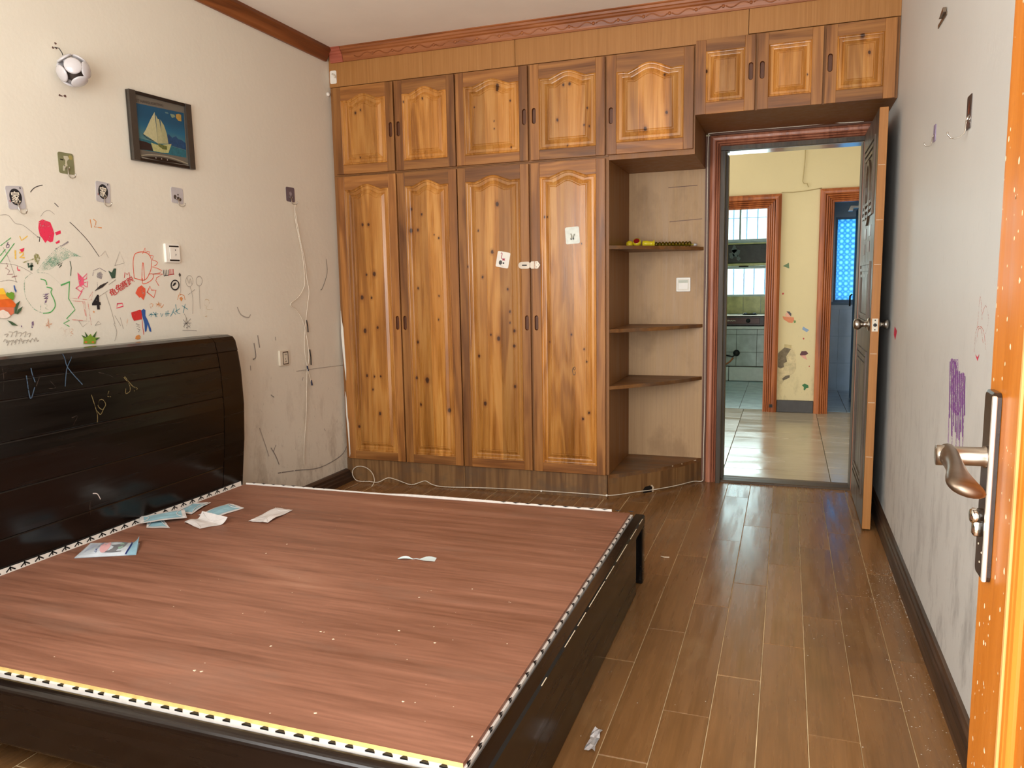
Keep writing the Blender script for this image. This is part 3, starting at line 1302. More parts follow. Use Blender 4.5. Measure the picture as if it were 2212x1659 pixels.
[2.2635, 0.8441],
[2.2627, 0.8182],
[2.2418, 0.8113],
[2.2444, 0.8304]],
[[2.2506, 0.8748],
[2.2778, 0.8357],
[2.3001, 0.823],
[2.2827, 0.8155]]]],
["yellow chalk scrawl in the middle of the headboard", "chyel", 0.0032, [[[2.0886, 0.8266],
[2.0957, 0.7978],
[2.1043, 0.7529],
[2.1007, 0.7255]],
[[2.1144, 0.8012],
[2.1333, 0.8046],
[2.1455, 0.7839],
[2.1284, 0.7678],
[2.1119, 0.7829],
[2.118, 0.8006]],
[[2.1365, 0.7728],
[2.1187, 0.7505],
[2.1059, 0.7651]]]],
["small yellow chalk hook beside the scrawl", "chyel", 0.0032, [[[2.1669, 0.8313],
[2.1569, 0.8137],
[2.1714, 0.8085]]]],
["thin grey scratch near the top of the headboard", "chdim", 0.003, [[[2.1383, 0.9036],
[2.1734, 0.8934],
[2.2038, 0.8759]]]],
["white scratch low on the headboard", "white", 0.0035, [[[2.0677, 0.4633],
[2.0861, 0.4564],
[2.0997, 0.4333]]]],
["grey scuff low on the headboard", "chdim", 0.003, [[[2.057, 0.4355],
[2.0535, 0.4173],
[2.0573, 0.3873]]]],
["faint chalk angle below the yellow scrawl", "chdim", 0.003, [[[1.9991, 0.7584],
[2.0201, 0.7609],
[2.0027, 0.7337]]]]],
"knots": {"L1": [[-2.3943, 1.5685, 0.0069],
[-2.3546, 1.5681, 0.0069],
[-2.3285, 1.2772, 0.0103],
[-2.3814, 1.2733, 0.0057],
[-2.418, 1.1377, 0.0103],
[-2.3536, 1.1357, 0.0057],
[-2.4075, 0.9369, 0.0103],
[-2.3204, 0.9562, 0.0069],
[-2.406, 0.6633, 0.0069],
[-2.3555, 0.6581, 0.0057],
[-2.3122, 0.6604, 0.0046],
[-2.3693, 0.5779, 0.0057],
[-2.3267, 0.4306, 0.008],
[-2.4803, 0.3428, 0.0069]],
"L2": [[-2.0693, 1.6443, 0.0069],
[-2.0019, 1.6115, 0.0057],
[-2.0767, 1.5217, 0.0103],
[-2.0293, 1.5234, 0.0069],
[-1.9273, 1.4921, 0.0034],
[-1.8974, 1.4732, 0.0046],
[-2.0403, 1.1873, 0.0057],
[-2.0547, 0.8713, 0.0069],
[-2.0723, 0.6561, 0.0069],
[-1.9995, 0.6453, 0.0126],
[-2.0476, 0.4965, 0.0069],
[-1.8636, 0.4681, 0.0103],
[-1.9069, 1.1407, 0.0046],
[-1.9141, 1.0035, 0.0046],
[-1.8167, 1.0034, 0.0046]],
"L3": [[-1.5346, 1.6458, 0.0092],
[-1.5704, 1.3838, 0.008],
[-1.6525, 1.505, 0.0046],
[-1.632, 1.245, 0.0057],
[-1.4817, 1.1745, 0.0057],
[-1.5416, 0.8961, 0.0103],
[-1.5884, 0.9173, 0.0046],
[-1.4472, 0.9394, 0.0069],
[-1.4488, 0.8541, 0.0069],
[-1.4479, 0.6234, 0.0069],
[-1.6649, 0.7938, 0.0069],
[-1.6325, 0.5177, 0.0092],
[-1.7289, 0.7465, 0.0057],
[-1.7244, 1.3048, 0.0057],
[-1.4703, 1.0478, 0.0057],
[-1.4715, 0.9865, 0.0046]],
"L4": [[-1.2614, 1.5627, 0.0046],
[-1.2459, 1.562, 0.0046],
[-1.0531, 1.4126, 0.0034],
[-1.0273, 0.7721, 0.0046],
[-1.041, 0.8411, 0.0046],
[-1.0503, 0.4528, 0.0057],
[-1.0168, 0.4872, 0.0057],
[-1.1128, 0.9211, 0.0046],
[-1.2383, 0.8796, 0.0034]],
"U1": [[-2.4118, 2.2125, 0.0064],
[-2.3762, 2.2259, 0.0048],
[-2.3938, 1.9583, 0.004]],
"U2": [[-1.9749, 2.2529, 0.0048],
[-2.0964, 2.2459, 0.004],
[-1.8138, 2.0202, 0.0032]],
"U3": [[-1.5222, 2.2771, 0.0096],
[-1.5226, 2.2596, 0.008],
[-1.5434, 2.0933, 0.0032],
[-1.5427, 2.0527, 0.0032],
[-1.4484, 2.1929, 0.004],
[-1.659, 2.1768, 0.0032],
[-1.4484, 1.947, 0.004]],
"U4": [[-1.1473, 2.2447, 0.0056],
[-1.1127, 2.2467, 0.0064],
[-1.1823, 2.0682, 0.0064],
[-1.0354, 2.0304, 0.004],
[-1.0086, 2.0227, 0.004],
[-1.0183, 2.1154, 0.004],
[-1.1278, 1.9323, 0.004]],
"U5": [[-0.6148, 2.2428, 0.0048],
[-0.6032, 2.0554, 0.0064],
[-0.7115, 1.9837, 0.008]],
"U6": [[-0.4083, 2.2363, 0.0064]],
"U7": [[0.0631, 2.1737, 0.0032]],
"U8": [[0.33, 2.243, 0.0064],
[0.2998, 2.3236, 0.0096]]}, "pic": {"outer": [[2.5564, 2.0236],
[2.9082, 2.0313],
[2.9111, 1.7459],
[2.5578, 1.7406]],
"art": [[2.5962, 1.9756],
[2.8706, 1.9886],
[2.8679, 1.7932],
[2.5973, 1.7887]],
"sea": [[2.5981, 1.8352],
[2.6627, 1.8333],
[2.7704, 1.8344],
[2.7896, 1.8303],
[2.8694, 1.8257],
[2.8679, 1.7932],
[2.5973, 1.7887]],
"rock": [[2.598, 1.825],
[2.6376, 1.8258],
[2.6644, 1.8198],
[2.6726, 1.7933],
[2.5973, 1.7891]],
"mountain": [[2.7631, 1.8758],
[2.7701, 1.8805],
[2.7792, 1.8738],
[2.79, 1.8673],
[2.8126, 1.8783],
[2.8266, 1.8674],
[2.8434, 1.8678],
[2.8697, 1.8575],
[2.8695, 1.827],
[2.7897, 1.8315],
[2.7642, 1.8381]],
"sailA": [[2.6975, 1.9589],
[2.6719, 1.9245],
[2.6421, 1.8768],
[2.6255, 1.8557],
[2.6638, 1.8439],
[2.7027, 1.8294],
[2.7017, 1.8885],
[2.698, 1.9387]],
"sailB": [[2.7021, 1.9487],
[2.713, 1.9323],
[2.7201, 1.9348],
[2.7246, 1.9065],
[2.7311, 1.861],
[2.7315, 1.8329],
[2.7033, 1.8295],
[2.703, 1.8887]],
"sailC": [[2.7273, 1.9338],
[2.7386, 1.9196],
[2.7459, 1.9127],
[2.7586, 1.8797],
[2.7642, 1.8381],
[2.7322, 1.833],
[2.7283, 1.8745]],
"hull": [[2.6636, 1.8266],
[2.7052, 1.8228],
[2.7607, 1.8352],
[2.7823, 1.8398],
[2.7603, 1.7984],
[2.7212, 1.7937],
[2.6741, 1.7936]],
"deck": [[2.7027, 1.8294],
[2.7183, 1.8284],
[2.7533, 1.8257],
[2.755, 1.8106],
[2.7291, 1.809],
[2.7048, 1.8193]],
"sun": [[2.8203, 1.9728],
[2.8375, 1.9786],
[2.8525, 1.9767],
[2.8514, 1.9488],
[2.8312, 1.9486],
[2.8205, 1.9586]],
"kite": [[2.7853, 1.9684],
[2.8117, 1.97],
[2.8158, 1.9612],
[2.7952, 1.9525]],
"bar": [[2.7548, 1.9706],
[2.7743, 1.9721],
[2.777, 1.9668],
[2.7591, 1.9656]],
"lens": [[2.6069, 1.7601],
[2.656, 1.7666],
[2.7255, 1.7732],
[2.7903, 1.7705],
[2.8603, 1.7621],
[2.7627, 1.7571],
[2.6799, 1.7584]],
"arc": [[2.6059, 1.765],
[2.6568, 1.7748],
[2.7263, 1.7803],
[2.791, 1.7778],
[2.8712, 1.7672]],
"rim": [[2.6066, 1.7571],
[2.6983, 1.754],
[2.7956, 1.7569],
[2.8739, 1.759]],
"sprit": [[2.6225, 1.8552],
[2.6423, 1.8426],
[2.6784, 1.8359]],
"text0": [[2.6121, 1.9874]],
"text1": [[2.7367, 1.9961]]}, "stars": [[2.6838, 1.766],
[2.716, 1.7666],
[2.7491, 1.7671]],
"masks": [[[-2.3817, 2.5586],
[-2.3077, 2.5766],
[-2.2645, 2.4129],
[-2.3666, 2.4143]],
[[-2.4197, 2.2988],
[-2.3099, 2.423],
[-2.2222, 2.3423],
[-2.3443, 2.2269]],
[[-2.4127, 2.3309],
[-2.3778, 2.3641],
[-2.2151, 2.2444],
[-2.3052, 2.2176]],
[[-2.235, 2.4139],
[-2.2203, 2.5849],
[-2.1151, 2.5522],
[-2.1448, 2.3948]],
[[-2.2138, 2.3156],
[-2.194, 2.3954],
[-2.0368, 2.3579],
[-2.1001, 2.2745]],
[[-1.9801, 2.4065],
[-1.98, 2.5787],
[-1.8997, 2.5861],
[-1.8883, 2.4076]]],
"pack": [[-2.291, 1.8838],
[-2.3707, 2.0236],
[-2.1977, 2.0794],
[-2.1071, 1.9732]],
"spoon": [[-1.2119, 2.2067],
[-1.085, 2.2362]],
"crumbs": [[-0.8721, 2.0425],
[-1.7229, 1.7679],
[-1.1483, 1.655],
[-0.9504, 1.7232],
[-0.8283, 1.6892],
[-0.6505, 1.7402],
[-1.2249, 1.5447],
[-1.1384, 1.6552],
[-0.9205, 1.6493],
[-0.7761, 1.4116],
[-0.9359, 1.3114],
[-0.5792, 1.3375],
[-1.0291, 1.2812],
[-1.3027, 1.3827],
[-1.3221, 1.3811],
[-1.5081, 1.317],
[-1.0921, 1.6276],
[-0.9985, 1.9381],
[-0.7328, 1.9861],
[-1.6476, 2.5449],
[-1.667, 2.2248],
[-1.6781, 2.1216]],
"purple": [[[2.5569, 0.9478],
[2.5433, 0.8758],
[2.5199, 0.7932]],
[[2.533, 0.9598],
[2.5098, 0.8537],
[2.4796, 0.747]],
[[2.5044, 0.9532],
[2.4882, 0.8716],
[2.4624, 0.78]],
[[2.4787, 0.9545],
[2.4607, 0.8668],
[2.4331, 0.7679]],
[[2.4465, 0.9302],
[2.4284, 0.8424],
[2.4041, 0.7549]],
[[2.4226, 0.9342],
[2.4039, 0.8442],
[2.3795, 0.7557]],
[[2.3976, 0.9319],
[2.3834, 0.8583],
[2.3622, 0.7811]],
[[2.3747, 0.9358],
[2.3588, 0.8556],
[2.3362, 0.7732]],
[[2.3494, 0.9287],
[2.3439, 0.8871],
[2.3292, 0.833]],
[[2.5124, 0.9578],
[2.4547, 0.9372],
[2.5198, 0.8891],
[2.4457, 0.8589],
[2.4758, 0.8276],
[2.3974, 0.8204]]],
"purplecore": [[2.5532, 0.9592],
[2.451, 0.9691],
[2.4336, 0.929],
[2.3527, 0.9409],
[2.3371, 0.8621],
[2.4194, 0.8101],
[2.5208, 0.8205]],
"redhand": [[[2.2601, 1.0069],
[2.2571, 1.055],
[2.2265, 1.0745],
[2.1753, 1.066],
[2.1406, 1.0231]],
[[2.2408, 1.0324],
[2.2294, 1.0662],
[2.2, 1.0679],
[2.1727, 1.0376]],
[[2.2415, 1.0737],
[2.2313, 1.1501],
[2.1969, 1.0935]],
[[2.1998, 1.1049],
[2.1678, 1.1289],
[2.1318, 1.0966],
[2.1506, 1.0619]]],
"redspot": [[3.8258, 0.9838],
[3.7424, 0.9682],
[3.7886, 0.9241],
[3.8447, 0.9472]],
"redspot2": [[2.2483, 1.002],
[2.2211, 0.9962],
[2.2036, 1.0061],
[2.2187, 0.987]],
"hall": {"triangle": [[-0.0428, 1.3221],
[0.0072, 1.3501],
[0.012, 1.2985]],
"heart1": [[-0.0432, 1.0791],
[-0.0349, 1.0862],
[-0.0262, 1.0807],
[-0.0285, 1.07],
[-0.0403, 1.0666]],
"carrot": [[-0.0335, 0.8738],
[-0.0035, 0.8692],
[0.0604, 0.8646],
[0.0662, 0.8375],
[0.0491, 0.8123],
[0.0192, 0.8177],
[-0.0242, 0.8467]],
"carrottop": [[0.0611, 0.8375],
[0.0799, 0.8348],
[0.0803, 0.8177],
[0.0661, 0.8123]],
"face": [[-0.0126, 0.8918],
[0.008, 0.9169],
[0.0382, 0.9006],
[0.0365, 0.8691],
[-0.0035, 0.8692]],
"cap": [[-0.0023, 0.9188],
[0.025, 0.9169],
[0.0409, 0.8961],
[0.0381, 0.8718],
[0.0214, 0.8917]],
"ticket": [[0.1353, 0.7566],
[0.143, 0.7818],
[0.1944, 0.7496],
[0.1739, 0.7315]],
"heart2": [[0.1419, 0.6755],
[0.1485, 0.6819],
[0.1571, 0.6756],
[0.1507, 0.6629]],
"hat": [[0.1225, 0.5304],
[0.1369, 0.5597],
[0.1748, 0.562],
[0.194, 0.5405],
[0.1717, 0.5239],
[0.1278, 0.5214]],
"hatface": [[0.1278, 0.5214],
[0.17, 0.5238],
[0.1857, 0.4815],
[0.1513, 0.4991]],
"leaf": [[0.1476, 0.2526],
[0.1709, 0.267],
[0.201, 0.2541],
[0.2059, 0.2314],
[0.1849, 0.2262],
[0.1744, 0.2057],
[0.1641, 0.21],
[0.1651, 0.2348]],
"spot": [[0.1999, 0.4273],
[0.2065, 0.4319],
[0.2102, 0.4229],
[0.2036, 0.4173]],
"peel": [[-0.0636, 0.5461],
[-0.009, 0.597],
[0.0552, 0.595],
[0.087, 0.5254],
[0.0947, 0.4024],
[0.0747, 0.3562],
[0.0241, 0.3275],
[-0.0258, 0.2571],
[-0.0624, 0.2653],
[-0.0641, 0.3992]],
"peelpaper": [[-0.0114, 0.6216],
[0.0503, 0.6159],
[0.0495, 0.5859],
[-0.0106, 0.5925]],
"peeldark": [[-0.0633, 0.537],
[-0.0089, 0.5925],
[0.0471, 0.5795],
[0.0062, 0.5105],
[0.016, 0.4649],
[-0.0135, 0.4461],
[-0.0084, 0.4141],
[-0.0382, 0.3997],
[-0.0627, 0.413]],
"peeldark2": [[-0.0211, 0.308],
[0.0067, 0.3344],
[0.0425, 0.3417],
[0.0415, 0.3187],
[-0.0137, 0.2897]]}}

# ------------------------------------------------------------------ materials
def wall_paint(name, rgb, dirt, lowdirt, streak=False, rough=0.75):
    m, nt, b = newmat(name); m.diffuse_color = srgb(*rgb)
    ob = nt.nodes.new('ShaderNodeTexCoord').outputs['Object']
    c = srgb(*rgb); n1 = noise(nt, ob, 1.3, 4, 0.6)
    col = ramp(nt, n1, [(0.3, tuple(x*0.93 for x in c[:3])+(1,)), (0.7, c)])
    sep = nd(nt, 'ShaderNodeSeparateXYZ', i0=ob)
    low = nd(nt, 'ShaderNodeMapRange', i0=sep.outputs[2], i1=0.15, i2=lowdirt, i3=1.0, i4=0.0).outputs[0]
    smd = noise(nt, mapping(nt, ob, (9, 9, 4)), 1.0, 6, 0.7)
    sm = nd(nt, 'ShaderNodeMapRange', i0=smd, i1=0.5, i2=0.78, i3=0.0, i4=1.0).outputs[0]
    col = mixc(nt, math_(nt, 'MULTIPLY', math_(nt, 'MULTIPLY', sm, low), 0.75), col, srgb(*dirt))
    sc = (120, 120, 13) if streak else (60, 60, 24)
    st = noise(nt, mapping(nt, ob, sc), 1.0, 4, 0.7)
    s2 = nd(nt, 'ShaderNodeMapRange', i0=st, i1=0.63, i2=0.70, i3=0.0, i4=0.55 if streak else 0.45).outputs[0]
    lw = nd(nt, 'ShaderNodeMapRange', i0=sep.outputs[2], i1=0.3, i2=1.5 if streak else 1.0, i3=1.0, i4=0.05).outputs[0]
    col = mixc(nt, math_(nt, 'MULTIPLY', s2, lw), col, srgb(*[x*0.8 for x in dirt]))
    nt.links.new(col, b.inputs['Base Color']); b.inputs['Roughness'].default_value = rough; b.inputs['Specular IOR Level'].default_value = 0.3
    bump(nt, b, noise(nt, ob, 34, 4, 0.6), 0.22, 0.004)
    return m
M_wall_l = wall_paint('cream_wall_paint', (229, 223, 208), (150, 134, 112), 0.95)
M_wall_r = wall_paint('cool_lit_wall_paint', (222, 223, 219), (120, 118, 116), 1.1, streak=True, rough=0.5)  # cool cast of the light on this wall is put into its colour
M_wall_f = wall_paint('front_wall_paint', (232, 226, 214), (150, 138, 118), 0.6)
M_wall_h = wall_paint('hall_yellow_paint', (222, 207, 166), (130, 118, 90), 0.45)
M_ceil = plain('ceiling_paint', (244, 239, 229), 0.9, vary=0.03, scale=3)
M_pine = {}
PD, PM, PL = (138, 84, 30), (180, 120, 52), (204, 150, 80)
M_stile = wood('dark_pine_stile', (98, 56, 22), (144, 92, 42), (178, 122, 62), 'z', 0.44, sv=0.45)
M_rail = wood('dark_pine_rail', (98, 56, 22), (144, 92, 42), (176, 120, 60), 'x', 0.44, sv=0.4)
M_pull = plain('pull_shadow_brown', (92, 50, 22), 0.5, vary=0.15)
M_carc = wood('carcass_veneer', (112, 70, 32), (136, 88, 42), (152, 102, 52), 'z', 0.5, sv=0.0, across=16, ringk=5)
M_fascia = wood('fascia_veneer', (142, 94, 44), (166, 114, 58), (184, 134, 76), 'z', 0.46, sv=0.1, across=60, ringk=6)
M_plinth = wood('worn_plinth_veneer', (92, 62, 34), (124, 88, 50), (146, 110, 68), 'z', 0.55, sv=0.12, across=40, wear=((98, 78, 58), (4, 4, 6), 0.5, 0.7))
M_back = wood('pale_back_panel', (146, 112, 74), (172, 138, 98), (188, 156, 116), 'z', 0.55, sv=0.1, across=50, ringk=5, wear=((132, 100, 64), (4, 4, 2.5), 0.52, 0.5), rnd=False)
M_shelf = wood('shelf_veneer', (92, 58, 28), (122, 80, 40), (142, 98, 54), 'x', 0.45, sv=0.1, across=16, wear=((92, 78, 66), (4, 4, 4), 0.5, 0.7))
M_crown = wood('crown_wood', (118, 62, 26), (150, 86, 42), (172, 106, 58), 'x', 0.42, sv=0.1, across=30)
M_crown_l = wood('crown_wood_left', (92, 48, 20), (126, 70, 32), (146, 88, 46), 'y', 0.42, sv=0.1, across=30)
M_pinkblock = wood('pink_patch_wood', (140, 66, 46), (166, 84, 62), (180, 98, 74), 'x', 0.5, sv=0)
M_case = wood('red_casing_wood', (140, 82, 60), (180, 116, 88), (200, 136, 106), 'z', 0.42, sv=0.1, across=30)
M_case_h = wood('hall_casing_wood', (112, 54, 22), (160, 86, 42), (184, 110, 60), 'z', 0.36, sv=0.12, across=30)
M_jamb = wood('worn_jamb_wood', (46, 38, 27), (66, 54, 40), (88, 74, 56), 'z', 0.5, sv=0.1, across=30)
M_thr = wood('dark_threshold', (52, 42, 32), (80, 64, 48), (110, 92, 72), 'x', 0.5, sv=0.1)
M_base = wood('dark_baseboard', (40, 28, 20), (68, 48, 34), (92, 68, 50), 'y', 0.45, sv=0.1, across=40, wear=((190, 180, 168), (60, 6, 60), 0.66, 0.6))
M_base_l = wood('dark_left_baseboard', (44, 28, 18), (66, 44, 30), (84, 60, 42), 'y', 0.45, sv=0.1, across=40)
M_plank = wood('laminate_plank', (110, 77, 44), (138, 98, 58), (158, 118, 74), 'y', 0.25, sv=0.2, across=16, ringk=8, bumpst=0.1, wear=((158, 128, 88), (6, 2.5, 6), 0.56, 0.35), stain=((70, 52, 38), (1.6, 1.1, 1), 0.50, 0.45))
M_sub = plain('cream_plank_joint', (196, 172, 132), 0.8, vary=0.3, scale=8)
M_ply = wood('red_plywood', (108, 68, 50), (152, 104, 82), (178, 132, 108), 'x', 0.5, sv=0.0, across=13, ringk=9, bumpst=0.2, wear=((132, 100, 84), (1.6, 5, 5), 0.56, 0.55))
M_plyedge = plain('yellow_plywood_edge', (224, 190, 118), 0.6, vary=0.12, scale=60)
M_bed = wood('espresso_bed_wood', (9, 6, 5), (13, 9, 7), (18, 12, 9), 'y', 0.2, sv=0.0, across=20, ringk=6, bumpst=0.06, spec=0.45)
M_bedx = wood('espresso_bed_wood_cross', (16, 10, 8), (24, 15, 11), (32, 21, 16), 'x', 0.25, sv=0.0, across=20, ringk=6, bumpst=0.06, spec=0.45)
M_liner = plain('white_liner', (226, 220, 212), 0.7, vary=0.06, scale=60)
M_black = plain('matt_black', (16, 14, 14), 0.5, vary=0.1)
M_chip = plain('bare_chip', (214, 196, 170), 0.7, vary=0.15, scale=80)
M_white = plain('white_plastic', (236, 232, 222), 0.35, vary=0.03)
M_offw = plain('cream_plastic', (222, 214, 196), 0.4, vary=0.04)
M_silver = plain('pearl_plastic', (198, 194, 196), 0.22, vary=0.03, coat=0.4)
M_steel = plain('brushed_steel', (196, 190, 180), 0.28, metal=1.0, vary=0.08, scale=40)
M_champ = plain('champagne_metal', (176, 164, 150), 0.3, metal=1.0, vary=0.08, scale=30)
M_worn = plain('worn_bronze_metal', (134, 118, 102), 0.4, metal=1.0, vary=0.15, scale=40)
M_chrome = plain('bright_chrome', (224, 220, 212), 0.12, metal=1.0, vary=0.03)
M_plate = plain('dark_lock_plate', (44, 34, 28), 0.22, vary=0.3, scale=50)
M_cord = plain('white_cord', (224, 214, 196), 0.6, vary=0.08, scale=90)
M_dorange = wood('orange_varnish', (170, 92, 20), (194, 112, 30), (208, 130, 46), 'z', 0.42, sv=0.0, across=22, ringk=5, bumpst=0.05, coat=0.08)
M_dor_l = wood('orange_varnish_bead', (206, 138, 70), (222, 160, 92), (230, 176, 112), 'z', 0.4, sv=0.0, across=22)
M_speck = plain('cream_paint_speck', (250, 228, 190), 0.6, vary=0.1)
M_leaf = wood('weathered_door_face', (58, 44, 32), (88, 70, 54), (110, 90, 72), 'z', 0.4, sv=0.0, across=26)
M_leafedge = wood('raw_door_edge', (120, 72, 26), (164, 106, 46), (186, 128, 66), 'z', 0.5, sv=0.0, across=40, ringk=4)
M_tile_h = wood('hall_floor_tile', (140, 128, 108), (164, 152, 130), (180, 168, 146), 'x', 0.18, sv=0.06, across=4, ringk=5, bumpst=0.05)
M_tile_k = plain('pale_kitchen_floor_tile', (176, 196, 200), 0.25, vary=0.12, scale=9)
M_grout = plain('dark_grout', (92, 84, 72), 0.8, vary=0.2)
M_tile_w = plain('grimy_white_tile', (186, 198, 196), 0.2, vary=0.22, scale=7)
M_tile_y = plain('greasy_yellow_tile', (212, 202, 132), 0.25, vary=0.25, scale=9)
M_tile_b = plain('bathroom_tile', (150, 176, 200), 0.2, vary=0.12, scale=5)
M_upvc = plain('white_window_frame', (218, 222, 222), 0.4, vary=0.06)
M_bluefr = plain('blue_grey_frame', (92, 124, 150), 0.45, vary=0.08)
M_hood = plain('greasy_black_hood', (44, 46, 44), 0.35, vary=0.5, scale=14)
M_dred = plain('dark_red_panel', (84, 34, 34), 0.3, vary=0.2)
M_counter = plain('white_counter', (224, 228, 224), 0.25, vary=0.06)
M_yel = plain('yellow_plastic', (232, 212, 40), 0.3, vary=0.06)
M_red = plain('dark_red_plastic', (140, 22, 26), 0.4, vary=0.1)
def clear(name, rgb, tr=0.75, rough=0.05):
    m = bpy.data.materials.new(name); m.use_nodes = True; nt = m.node_tree; nt.nodes.remove(nt.nodes['Principled BSDF'])
    t = nd(nt, 'ShaderNodeBsdfTransparent', i0=srgb(*rgb)); g = nd(nt, 'ShaderNodeBsdfGlossy', i0=(1, 1, 1, 1), i1=rough)
    fr = nd(nt, 'ShaderNodeFresnel', i0=1.4)
    mx = nd(nt, 'ShaderNodeMixShader', i1=t.outputs[0], i2=g.outputs[0]); nt.links.new(math_(nt, 'MULTIPLY', fr.outputs[0], 1-tr+0.5), mx.inputs[0])
    nt.links.new(mx.outputs[0], nt.nodes['Material Output'].inputs[0]); return m
M_glass = clear('clear_pane', (240, 248, 248))
M_beadglass = clear('yellow_green_clear_plastic', (214, 206, 110), 0.5, 0.1)
def blueglass():
    m = bpy.data.materials.new('blue_patterned_glass'); m.use_nodes = True; nt = m.node_tree; nt.nodes.remove(nt.nodes['Principled BSDF'])
    ob = nt.nodes.new('ShaderNodeTexCoord').outputs['Object']
    v = nd(nt, 'ShaderNodeVectorMath', operation='SCALE', i0=ob); v.inputs['Scale'].default_value = 1/0.056
    fr = nd(nt, 'ShaderNodeVectorMath', operation='FRACTION', i0=v.outputs[0])
    c = nd(nt, 'ShaderNodeVectorMath', operation='MULTIPLY', i0=nd(nt, 'ShaderNodeVectorMath', operation='SUBTRACT', i0=fr.outputs[0], i1=(0.5, 0.5, 0.5)).outputs[0], i1=(1, 0, 1))
    d = nd(nt, 'ShaderNodeVectorMath', operation='LENGTH', i0=c.outputs[0]).outputs['Value']
    ringd = math_(nt, 'ABSOLUTE', math_(nt, 'SUBTRACT', d, 0.45))
    col = ramp(nt, math_(nt, 'ADD', ringd, math_(nt, 'MULTIPLY', noise(nt, ob, 9, 3), 0.12)), [(0.06, srgb(84, 158, 208)), (0.16, srgb(112, 194, 232)), (0.5, srgb(186, 236, 250))])
    t = nd(nt, 'ShaderNodeBsdfTranslucent', i0=col); p = nd(nt, 'ShaderNodeBsdfTransparent', i0=col)
    g = nd(nt, 'ShaderNodeBsdfGlossy', i1=0.2)
    mx = nd(nt, 'ShaderNodeMixShader', i0=0.3, i1=t.outputs[0], i2=p.outputs[0]); m2 = nd(nt, 'ShaderNodeMixShader', i0=0.05, i1=mx.outputs[0], i2=g.outputs[0])
    nt.links.new(m2.outputs[0], nt.nodes['Material Output'].inputs[0]); return m
M_blueglass = blueglass()
CR = {k: crayon('crayon_'+k, v[0], v[1]) for k, v in dict(redor=((226, 92, 62), .85), ink=((30, 26, 28), .97), ink2=((70, 62, 58), .85), red=((206, 50, 46), .85), crimson=((226, 48, 84), .8), orange=((226, 146, 70), .7), pencil=((172, 164, 152), .78), yellow=((238, 196, 90), .75), green=((82, 168, 92), .8), green2=((126, 176, 150), .55), green3=((128, 176, 146), .5), grey=((150, 142, 146), .6), grey2=((146, 140, 134), .78), violet=((120, 96, 124), .7), olive=((140, 140, 70), .6), dgreen=((58, 84, 66), .85), maroon=((140, 78, 80), .7), purple=((104, 70, 120), .75), pink=((232, 92, 124), .85), palered=((222, 140, 128), .55), blue=((48, 88, 156), .9), teal=((70, 146, 160), .8), paleyel=((222, 194, 140), .5), peach=((226, 170, 130), .5), chblue=((66, 88, 108), .8), chdim=((70, 58, 50), .6), chyel=((118, 104, 64), .7), white=((214, 206, 200), .9), stickred=((196, 36, 40), .99), violetwall=((176, 130, 190), .6), violetdark=((134, 78, 156), .8)).items()}

# ------------------------------------------------------------------ room shell
XL, XR, YF, YB, ZC, YH = -2.585, 0.46, 4.105, 4.67, 2.585, 7.35
wl = struct(MB().box(XL-0.2, XL, -0.05, 4.9, -0.05, ZC+0.1).build('wall_left', M_wall_l))
wr = struct(MB().box(XR, XR+0.2, -0.05, 4.67, -0.05, ZC+0.1).build('wall_right', M_wall_r))
wb = MB()
wb.box(XL, -0.375, YB, 4.78, -0.05, ZC+0.1); wb.box(0.385, XR+0.2, YB, 4.78, -0.05, ZC+0.1); wb.box(-0.375, 0.385, YB, 4.78, 1.955, ZC+0.1)
struct(wb.build('wall_back', M_wall_h))
wf = MB(); Y0, Y1 = -0.05, 0.2
wf.box(XL, -2.2, Y0, Y1, -0.05, ZC+.1); wf.box(-2.2, -0.7, Y0, Y1, -0.05, 0.92); wf.box(-2.2, -0.7, Y0, Y1, 2.3, ZC+.1)
wf.box(-0.7, -0.58, Y0, Y1, -0.05, ZC+.1); wf.box(-0.58, 0.30, Y0, Y1, 2.12, ZC+.1); wf.box(0.30, XR, Y0, Y1, -0.05, ZC+.1)
struct(wf.build('wall_front', M_wall_f))
struct(MB().box(XL-.2, XR+.2, -0.05, 4.78, ZC, ZC+0.1).build('ceiling', M_ceil))
floor = struct(MB().box(XL, XR, -0.05, 4.67, -0.06, -0.0014).build('floor', M_sub))
# planks, 765 mm long in three-step stagger, 127.5 mm wide
cols = []
phase = [2.048, 2.298, 2.556]
for k in range(-20, 4):
    x0 = -0.0445+k*0.1275+0.0006; x1 = x0+0.1275
    ph = phase[(k+4+1) % 3] if True else 0
    cols.append((x0, x1, ph))
x1r = {c[0]: (cols[i+1][0] if i+1 < len(cols) else cols[i][0]) for i, c in enumerate(cols)}
GAPS = {c[0]: random.choice([.0010, .0014, .0019, .0021]) if c[0] < .15 else .0008 for c in cols}
for x0, x1, ph in cols:
    y = ph-0.765*4
    while y < 4.66:
        a, b = max(y, -0.04), min(y+0.765, 4.655)
        if b-a > 0.02:
            wob = random.uniform(-.0007, .0007)
            gl, gr = GAPS[x0], GAPS[x1r[x0]]
            MB().box(max(x0, XL)+gl, min(x1, XR)-gr, a+.0012, b-.0012, -0.014, random.uniform(-0.0004, 0.0006), 0.0012).build('plank', M_plank, floor)
        y += 0.765
struct(MB().box(-2.785, XR+.2, -1.6, -.05, -.06, 0).build('floor_balcony', M_tile_h))
# front window frame behind the camera
win = struct(MB().box(-2.2, -0.7, 0.0, 0.06, 0.92, 0.97).box(-2.2, -0.7, 0.0, 0.06, 2.25, 2.3).box(-2.2, -2.15, 0, .06, .97, 2.25).box(-.75, -.7, 0, .06, .97, 2.25).box(-1.475, -1.425, 0, .06, .97, 2.25).build('window_1', M_upvc))

